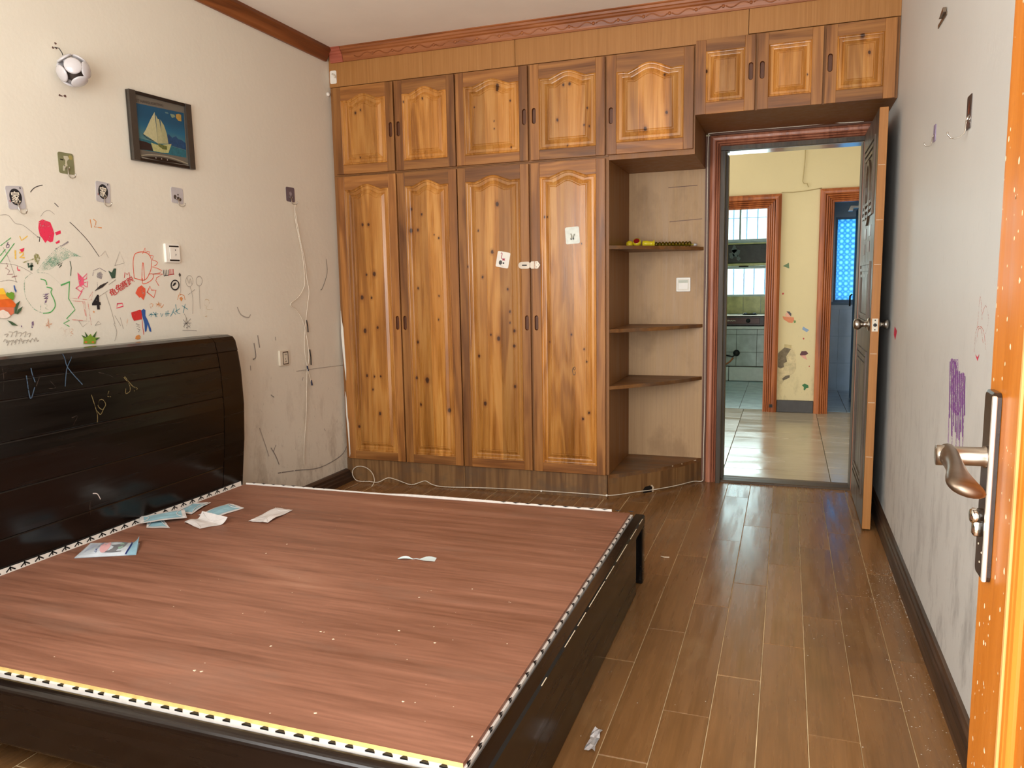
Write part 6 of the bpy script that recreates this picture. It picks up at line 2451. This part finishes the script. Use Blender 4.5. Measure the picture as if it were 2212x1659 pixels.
MB().prism([[lerp(A, B, 1-sw), B, C_, lerp(D_, C_, 1-sw)]], XP0, XP1+.004, 'yz').build('frame_side', fm, pt, bev=.0015)
MB().prism([[lerp(A, B, sw), lerp(A, B, 1-sw), lerp(lerp(A, B, 1-sw), lerp(D_, C_, 1-sw), .045), lerp(lerp(A, B, sw), lerp(D_, C_, sw), .045)]], XP0, XP1, 'yz').build('frame_rail', fk_, pt, bev=.001)
MB().prism([[lerp(lerp(A, B, sw), lerp(D_, C_, sw), .955), lerp(lerp(A, B, 1-sw), lerp(D_, C_, 1-sw), .955), lerp(D_, C_, 1-sw), lerp(D_, C_, sw)]], XP0, XP1, 'yz').build('frame_rail', fk_, pt, bev=.001)
def skyprint():
    m, nt, b = newmat('printed_sky'); ob = nt.nodes.new('ShaderNodeTexCoord').outputs['Object']
    sep = nd(nt, 'ShaderNodeSeparateXYZ', i0=ob)
    f = math_(nt, 'ADD', sep.outputs[2], math_(nt, 'MULTIPLY', noise(nt, ob, 18, 3), .03))
    r = nd(nt, 'ShaderNodeMapRange', i0=f, i1=-.09, i2=.05, i3=0.0, i4=1.0).outputs[0]
    nt.links.new(ramp(nt, r, [(0.0, srgb(140, 150, 120)), (.35, srgb(70, 118, 126)), (.7, srgb(18, 92, 124)), (1.0, srgb(8, 74, 106))]), b.inputs['Base Color']); b.inputs['Roughness'].default_value = .35
    return m
pm_ = lambda n, c, v=.1: plain('print_'+n, c, .4, vary=v, scale=120)
xp = XL+.0124
for j, (key, mat, nm) in enumerate([('art', skyprint(), 'printed_sky'), ('mountain', pm_('mountain', (22, 66, 104), .25), 'printed_mountains'), ('sea', pm_('sea', (34, 98, 112), .25), 'printed_sea'), ('rock', pm_('rock', (40, 28, 30)), 'printed_rock'), ('sailA', pm_('sail_front', (182, 178, 138), .08), 'printed_sail'), ('sailB', pm_('sail_middle', (170, 166, 126), .08), 'printed_sail'), ('sailC', pm_('sail_rear', (160, 158, 118), .08), 'printed_sail'), ('hull', pm_('hull', (172, 172, 118), .15), 'printed_hull'), ('deck', pm_('deck', (92, 100, 52), .4), 'printed_deck'), ('sun', pm_('gold', (166, 134, 66)), 'printed_emblem'), ('kite', pm_('kite', (120, 136, 112)), 'printed_emblem'), ('bar', pm_('bar', (90, 124, 128)), 'printed_emblem'), ('lens', fk_, 'printed_lens')]):
    MB().sheet(PCD[key], xp+.00015*j, 'yz').build(nm, mat, pt, recalc=False)
for key, w, c in (('sprit', .0025, (40, 40, 30)), ('arc', .005, (150, 142, 122)), ('rim', .004, (148, 142, 130))):
    MB().ribbon(PCD[key], w, xp+.0025, 'yz').build('printed_line', pm_('line_'+key, c), pt, recalc=False)
for y, z in DATA['stars']: MB().sheet([(y+.004*math.cos(a+PI/2)*(1 if i % 2 == 0 else .45), z+.004*math.sin(a+PI/2)*(1 if i % 2 == 0 else .45)) for i, a in enumerate([q*PI/5 for q in range(10)])], xp+.0028, 'yz').build('printed_star', pm_('star', (190, 180, 170)), pt, recalc=False)
(t0,), (t1,) = PCD['text0'], PCD['text1']
rr_ = math.atan2(t1[1]-t0[1], t1[0]-t0[0]); L_ = math.hypot(t1[0]-t0[0], t1[1]-t0[1])
text('ST HANGLIGHTING', .011, wt((t0[0]+t1[0])/2, (t0[1]+t1[1])/2, rr_, xp+.001), xs=1.1).build('lettering', pm_('lettering', (62, 56, 52)), pt, recalc=False)

# ------------------------------------------------------------------ cords and cables
st_ = MB(); st_.smooth = True
def smooth_path(P, n=5):
    P = [Vector(p) for p in P]; Q = []
    for i in range(len(P)-1):
        p0, p1, p2, p3 = P[max(i-1, 0)], P[i], P[i+1], P[min(i+2, len(P)-1)]
        for k in range(n):
            t = k/n; Q.append(0.5*((2*p1)+(p2-p0)*t+(2*p0-5*p1+4*p2-p3)*t*t+(3*p1-p0-3*p2+p3)*t**3))
    return [tuple(q) for q in Q]+[tuple(P[-1])]
cx_ = XL+.012
hc_ = thing('hanging_string', 'thin white cord dangling in loops from the purple hook', 'cord', (cx_, 3.65, 1.65))
k = MB(); k.smooth = True
k.tube(smooth_path([(XL+.03, 3.652, 1.655), (cx_+.008, 3.66, 1.62), (cx_, 3.674, 1.563), (cx_, 3.722, 1.374), (cx_, 3.728, 1.25), (cx_, 3.715, 1.20), (cx_, 3.66, 1.15), (cx_, 3.582, 1.112), (cx_, 3.635, 1.08), (cx_, 3.691, 1.015), (cx_, 3.725, .90), (cx_, 3.730, .80), (cx_, 3.705, .72), (cx_, 3.68, .50), (cx_, 3.640, .30), (cx_, 3.63, .20)]), .0024, 6); k.build('cord_strand', M_cord, hc_)
k = MB(); k.smooth = True
k.tube(smooth_path([(XL+.03, 3.654, 1.655), (cx_+.006, 3.668, 1.61), (cx_+.004, 3.70, 1.47), (cx_, 3.735, 1.37), (cx_, 3.752, 1.25), (cx_, 3.765, 1.18), (cx_, 3.738, 1.08), (cx_, 3.705, .95), (cx_, 3.695, .84), (cx_, 3.715, .742), (cx_, 3.744, .655)]), .0020, 6); k.build('cord_strand', M_cord, hc_)
for (y, z) in ((3.712, .742), (3.744, .655)): MB().tube([(cx_+.001, y-.003, z+.018), (cx_+.001, y+.003, z-.012)], [.004, .005], 8).build('blue_bead', plain('navy_bead', (30, 44, 74), .4), hc_)
for (y0, z0, y1, z1) in ((3.735, .95, 3.725, 1.02), (3.742, .85, 3.748, .76)): MB().tube([(cx_+.001, y0, z0), (cx_+.001, (y0+y1)/2+.004, (z0+z1)/2), (cx_+.001, y1, z1)], .0032, 6).build('dark_tape', M_black, hc_)
fc = thing('floor_cable', 'thin white cable lying along the wardrobe plinth with a loop at the left', 'cable', (-1.5, 4.05, 0))
k = MB(); k.smooth = True
k.tube(smooth_path([(-2.330, 3.955, .006), (-2.335, 4.00, .03), (-2.375, 4.04, .07), (-2.44, 4.07, .092), (-2.505, 4.082, .088), (-2.535, 4.08, .06), (-2.52, 4.06, .03), (-2.47, 4.03, .012), (-2.40, 4.045, .010), (-2.34, 4.05, .008), (-2.29, 4.086, .030), (-2.22, 4.08, .022), (-2.12, 4.06, .006), (-2.06, 4.088, .022), (-2.03, 4.086, .028), (-1.98, 4.075, .012), (-1.90, 4.07, .006), (-1.70, 4.085, .012), (-1.50, 4.092, .018), (-1.25, 4.093, .022), (-1.0, 4.093, .024), (-.915, 4.092, .024), (-.85, 4.140, .022), (-.78, 4.212, .022), (-.71, 4.287, .018), (-.64, 4.368, .016), (-.57, 4.462, .014), (-.50, 4.585, .010), (-.452, 4.615, .008), (-.446, 4.612, .05), (-.446, 4.614, .20), (-.443, 4.615, .5), (-.446, 4.615, .9), (-.444, 4.615, 1.3), (-.446, 4.615, 1.7), (-.446, 4.614, 1.97), (-.440, 4.612, 2.018), (-.425, 4.612, 2.030), (-.2, 4.615, 2.032), (.05, 4.615, 2.031), (.2, 4.613, 2.035), (.30, 4.612, 2.045) if False else (.26, 4.613, 2.029), (.36, 4.613, 2.028)], 4), .0026, 6); k.build('cable', M_cord, fc)
for x, y, z in ((-1.30, 4.094, .021), (-.918, 4.093, .024)): MB().box(x-.005, x+.005, y-.006, y+.002, z-.005, z+.005, .001).build('cable_clip', M_white, fc)

# ------------------------------------------------------------------ toy on the shelf
ty = thing('toy_wand', 'yellow toy wand with clear beaded tube lying on the top shelf', 'toy', (-.75, 4.5, 1.399))
zs_ = 1.3995; yt = 4.50
def lerp3(x): return yt+(x+.885)*.20
k = MB(); k.smooth = True
k.lathe([(.021*math.sin(a), -.021*math.cos(a)) for a in [PI*i/10 for i in range(11)]], (-.872, yt, zs_+.021), (0, 0, 1), 16); k.build('ball', M_yel, ty)
k = MB(); k.smooth = True; k.lathe([(.016, 0), (.023, .004), (.0245, .018), (.023, .032)], (-.828, yt+.006, zs_+.016), (0, -.75, .66), 18); k.build('whistle_head', M_yel, ty)
hc0 = Vector((-.828, yt+.006, zs_+.016))+Vector((0, -.75, .66)).normalized()*.0325
k = MB(); k.lathe([(.018, 0), (.017, .0015)], hc0, (0, -.75, .66), 18); k.build('red_disc', M_red, ty)
k = MB(); k.smooth = True; k.lathe([(.012, 0), (.019, .004), (.018, .03), (.015, .045), (.0145, .062), (.021, .064), (.021, .070), (.012, .071)], (-.800, yt+.01, zs_+.021), (1, .2, 0), 16); k.build('handle', M_yel, ty)
for i in range(11):
    x = -.722+.0185*i; k = MB(); k.smooth = True; r = .0155
    k.lathe([(r*math.sin(a), -.0105*math.cos(a)) for a in [PI*j/8 for j in range(1, 8)]], (x, lerp3(x), zs_+.016), (1, .2, 0), 14); k.build('clear_bead', M_beadglass, ty)
k = MB(); k.tube([(-.73, lerp3(-.73), zs_+.016), (-.505, lerp3(-.505), zs_+.010)], .004, 6); k.build('core_rod', plain('olive_rod', (150, 138, 50), .3), ty)
k = MB(); k.smooth = True; k.lathe([(.008, 0), (.007, .012), (.003, .02)], (-.515, lerp3(-.515), zs_+.010), (1, .2, 0), 10); k.build('tip', M_clear, ty)

# ------------------------------------------------------------------ masks, wrapper, spoon and crumbs on the board
M_mb = plain('mask_blue', (146, 186, 198), .8, vary=.12, scale=40); M_mw = plain('mask_white', (214, 208, 204), .8, vary=.06, scale=40)
def patch(q, u, v):
    (a, b, c, d) = [Vector(p) for p in q]
    return (a*(1-u)+b*u)*(1-v)+(d*(1-u)+c*u)*v
def mask(label, q, base, blue, lifts, seed, curl=0.0):
    random.seed(seed); nu, nv = 12, 8
    t = thing('face_mask', label, 'face mask', (*patch(q, .5, .5), base), 'used face masks on the board')
    def zf(u, v):
        z = base+.0012
        for (lu, lv, r, h) in lifts: z += h*math.exp(-((u-lu)**2+(v-lv)**2)/(r*r))
        z += .0012*(1+math.sin(v*nv*PI*.75+seed))*.5 + .0006*(1+math.sin(u*9+seed))
        z += curl*max(0, u-.72)**2
        return z
    body = MB(); body.smooth = True; edge = MB(); edge.smooth = True
    P = {(i, j): (*patch(q, i/nu, j/nv), zf(i/nu, j/nv)) for i in range(nu+1) for j in range(nv+1)}
    for i in range(nu):
        for j in range(nv):
            tgt = edge if (i in (0, nu-1) or j in (0, nv-1)) else body
            tgt.add([P[i, j], P[i+1, j], P[i+1, j+1], P[i, j+1]], [(0, 1, 2, 3)])
    body.build('pleated_centre', M_mb if blue else M_mw, t, recalc=False); edge.build('edge_seam', M_mw, t, recalc=False)
    for s_ in (0, 1):
        lp = MB(); lp.smooth = True
        u0, du = (.04, .16) if s_ == 0 else (.96, -.16)
        pts = []
        for k in range(9):
            a = k/8; u = u0+du*math.sin(PI*a); v = .08+.84*a
            pts.append((*patch(q, u, v), zf(u, v)+.0022))
        lp.tube(pts, .0014, 5); lp.build('ear_loop', M_mw, t)
    return t
MQ = DATA['masks']
mask('blue face mask nearest the headboard, partly under another', MQ[0], ZT, True, [(.9, .5, .4, .006)], 1)
mask('blue face mask with frayed lower edge at the bottom of the pile', MQ[2], ZT+.0003, True, [(.2, .2, .3, .004)], 2)
mask('blue face mask lying on top of the pile by the headboard', MQ[1], ZT+.010, True, [(.5, .5, .6, .006), (.9, .1, .3, .006)], 3)
mask('blue face mask on its own right of the pile', MQ[3], ZT, True, [(.6, .3, .4, .010)], 4)
mask('white side up face mask with one end curled up', MQ[4], ZT, False, [(.25, .2, .3, .010)], 5, .32)
mask('white side up face mask furthest from the headboard', MQ[5], ZT, False, [(.3, .8, .25, .012), (.8, .2, .3, .008)], 6)
q = DATA['pack']; q = [q[1], q[2], q[3], q[0]]
pk = thing('mask_wrapper', 'crumpled blue and white plastic wrapper with pink circle near the headboard', 'wrapper', (*patch(q, .5, .5), ZT))
def pz(u, v): return ZT+.001+.014*math.sin(PI*min(1, max(0, u)))**.6*math.sin(PI*v)**.7+.0035*math.sin(u*13+v*5)*math.sin(PI*v)*math.sin(PI*u)+(max(0, u-.84)**2)*(1-v)*.95+.0004
M_wrap = plain('wrapper_white', (206, 216, 224), .25, vary=.08, scale=30); M_wrapb = plain('wrapper_blue', (150, 190, 208), .25, vary=.1, scale=30)
nu, nv = 26, 10; P = {(i, j): (*patch(q, i/nu, j/nv), pz(i/nu, j/nv)) for i in range(nu+1) for j in range(nv+1)}
a_, b_ = MB(), MB(); a_.smooth = b_.smooth = True
for i in range(nu):
    for j in range(nv): (b_ if i >= 22 else a_).add([P[i, j], P[i+1, j], P[i+1, j+1], P[i, j+1]], [(0, 1, 2, 3)])
a_.build('film', M_wrap, pk, recalc=False); b_.build('end_flap', M_wrapb, pk, recalc=False)
MB().add([(*patch(q, 0, 0), ZT), (*patch(q, 1, 0), ZT), (*patch(q, 1, 1), ZT), (*patch(q, 0, 1), ZT)], [(0, 1, 2, 3)]).build('film_underside', M_wrap, pk, recalc=False)
def on_pack(pts, name, mat, k=0):
    mb = MB(); mb.smooth = True; c = (sum(p[0] for p in pts)/len(pts), sum(p[1] for p in pts)/len(pts))
    vs = [(*patch(q, *p), pz(*p)+.0012+.0003*k) for p in pts]; vs.append((*patch(q, *c), pz(*c)+.0014+.0003*k)); n = len(pts)
    mb.add(vs, [(i, (i+1) % n, n) for i in range(n)]); mb.build(name, mat, pk, recalc=False)
on_pack([(.42, .08), (.56, .06), (.70, .06), (.78, .12), (.77, .5), (.74, .86), (.6, .88), (.46, .86), (.42, .5)], 'grey_print', plain('wrapper_grey', (132, 134, 138), .3, vary=.1), 0)
on_pack(arc(.43, .55, .085, 0, 360, 16, .33)[:-1], 'pink_circle', plain('wrapper_pink', (226, 176, 178), .3), 1)
on_pack(arc(.70, .48, .045, 0, 360, 12, .26)[:-1], 'green_circle', plain('wrapper_green', (166, 206, 184), .3), 1)
mb = MB(); mb.smooth = True
vs = []; nv2 = 12
for k in range(nv2+1):
    v = .02+.96*k/nv2; uu = .83+.03*math.sin(v*PI*1.2)
    vs += [(*patch(q, uu, v), pz(uu, v)+.0016), (*patch(q, uu+.025, v), pz(uu+.025, v)+.0016)]
mb.add(vs, [(2*k, 2*k+1, 2*k+3, 2*k+2) for k in range(nv2)]); mb.build('navy_band', plain('wrapper_navy', (34, 52, 120), .3), pk, recalc=False)
mb = text('MEDICAL', .78, None, xs=1.0); h_ = [(x_, y_) for x_, y_, _ in mb.v]; wmx = max(abs(a) for a, b in h_)
m2 = MB(); m2.add([(*patch(q, .305-b*.055, .48+.0-a/wmx*.40*-1), pz(.305-b*.055, .48+a/wmx*.40)+.0015) for a, b in h_], mb.f); m2.build('lettering', plain('wrapper_ink', (52, 66, 130), .3), pk, recalc=False)
for k in range(5):
    m2 = MB(); u_ = .10+.028*k; m2.add([(*patch(q, u_, .25), pz(u_, .25)+.0014), (*patch(q, u_+.007, .25), pz(u_+.007, .25)+.0014), (*patch(q, u_+.007, .75-.06*k), pz(u_+.007, .75-.06*k)+.0014), (*patch(q, u_, .75-.06*k), pz(u_, .75-.06*k)+.0014)], [(0, 1, 2, 3)]); m2.build('small_print', plain('wrapper_ink_pale', (150, 160, 196), .3), pk, recalc=False)
(sx0, sy0), (sx1, sy1) = DATA['spoon']; sv_ = Vector((sx1-sx0, sy1-sy0)); sl = sv_.length; sv_.normalize(); sn = Vector((-sv_.y, sv_.x))
def TSP(a, b, d): p = Vector((sx0, sy0))+sv_*a*sl+sn*b; return (p.x, p.y, ZT+d)
so = thing('plastic_spoon', 'small white plastic spoon lying alone on the board', 'spoon', TSP(.5, 0, 0))
def sec(a0, a1, prof, name, lift):
    mb = MB(TSP); mb.smooth = True; n = len(prof)
    L = [(a0+(a1-a0)*i/(n-1), w, lift*math.sin(PI*i/(n-1))) for i, w in enumerate(prof)]
    vs = [(a, w, .0008+h+.004*(1 if True else 0)*0) for a, w, h in L]+[(a, 0, .0006) for a, w, h in L]+[(a, -w, .0008+h) for a, w, h in L]
    mb.add(vs, [(i, i+1, n+i+1, n+i) for i in range(n-1)]+[(n+i, n+i+1, 2*n+i+1, 2*n+i) for i in range(n-1)])
    return mb.build(name, M_spoon, so, recalc=False)
M_spoon = plain('pale_spoon', (214, 232, 234), .25, vary=.05)
sec(.58, 1.0, [.003, .012, .019, .0215, .021, .019, .017], 'paddle', .003)
sec(.0, .40, [.004, .010, .012, .012, .010, .006, .003], 'bowl', .006)
sec(.40, .58, [.003, .0028, .003], 'neck', .002)
cm_ = MB(); random.seed(9)
def crumb(mb, x, y, z, r):
    a = random.uniform(0, 6); pts = [(x+r*random.uniform(.5, 1.4)*math.cos(a+k*PI*2/5), y+r*random.uniform(.5, 1.4)*math.sin(a+k*PI*2/5), z) for k in range(5)]
    top = (x, y, z+r*.4); mb.add(pts+[top], [(k, (k+1) % 5, 5) for k in range(5)]+[(4, 3, 2, 1, 0)])
for (x, y) in DATA['crumbs']: crumb(cm_, x, y, ZT, random.choice([.002, .003, .004]))
for i in range(60): crumb(cm_, random.uniform(-2.3, -.6), random.uniform(1.3, 2.8), ZT, random.choice([.001, .0012, .0016, .002]))
o = stuff(cm_.build('crumbs', M_chip)); o['label'] = 'pale crumbs and chips scattered over the plywood board'; o['category'] = 'crumbs'
# debris on the floor
fo = MB(); random.seed(4)
base = (-.449, 1.845)
pts = {(i, j): (base[0]-.012+.008*i+random.uniform(-.003, .003), base[1]-.05+.02*j+random.uniform(-.004, .004), .0015+random.uniform(0, .009)) for i in range(4) for j in range(6)}
for i in range(3):
    for j in range(5): fo.add([pts[i, j], pts[i+1, j], pts[i+1, j+1], pts[i, j+1]], [(0, 1, 2), (0, 2, 3)])
tag(fo.build('foil_scrap', plain('foil', (222, 222, 226), .3, metal=.6, vary=.2, scale=200), O=(base[0], base[1], 0)), 'crumpled silver foil scrap on the floor by the bed foot', 'foil scrap')
du = MB(); random.seed(8)
for i in range(700):
    c = random.choice([(.415, 3.02, .05, .10), (.41, 3.34, .04, .06), (.35, 3.1, .08, .25), (.40, 2.4, .04, .35)])
    x = min(.435, random.gauss(c[0], c[2])); y = random.gauss(c[1], c[3]); crumb(du, x, y, .0006, random.choice([.0008, .001, .0014, .002]))
for i in range(60): crumb(du, random.uniform(-.5, .4), random.uniform(1.6, 4.3), .0006, random.choice([.001, .0015, .002, .003]))
o = stuff(du.build('plaster_dust', plain('plaster_dust', (206, 196, 180), .9))); o['label'] = 'white plaster dust strewn along the right baseboard'; o['category'] = 'dust'
tw = MB(); tw.smooth = True; tw.tube([(-.492, 3.272, .003), (-.475, 3.266, .003), (-.455, 3.270, .003)], .003, 6)
tag(tw.build('paper_curl', M_chip, O=(-.475, 3.27, 0)), 'tiny pale paper curl on the floor beyond the bed foot', 'paper scrap')

# ------------------------------------------------------------------ right wall marks
mb = MB()
for i, p in enumerate(DATA['purple']): mb.ribbon(p, .011 if i < 9 else .006, XR-.0009-.00002*i, 'yz')
o = mb.build('crayon_drawing', CR['violetdark'], wr, recalc=False); o['label'] = 'dark purple crayon strokes on the right wall'
mb = MB(); mb.sheet(DATA['purplecore'], XR-.0006, 'yz')
for k in range(5):
    p0 = DATA['purple'][k*2 if k*2 < 9 else 8]; mb.ribbon([p0[1], (p0[2][0], p0[2][1]-.10)], .012, XR-.0005-.00002*k, 'yz', False)
o = mb.build('crayon_drawing', CR['violetwall'], wr, recalc=False); o['label'] = 'pale purple crayon block dripping down the right wall'
mb = MB()
for p in DATA['redhand']: mb.ribbon(p, .003, XR-.0006, 'yz')
o = mb.build('crayon_drawing', CR['palered'], wr, recalc=False); o['label'] = 'faint red crayon arches beside the orange door'
mb = MB(); mb.sheet(DATA['redspot'], XR-.0006, 'yz'); mb.sheet(DATA['redspot2'], XR-.0006, 'yz')
o = mb.build('crayon_drawing', CR['crimson'], wr, recalc=False); o['label'] = 'small red crayon marks on the right wall'

for o in list(bpy.data.objects):
    if '_o' in o: del o['_o']
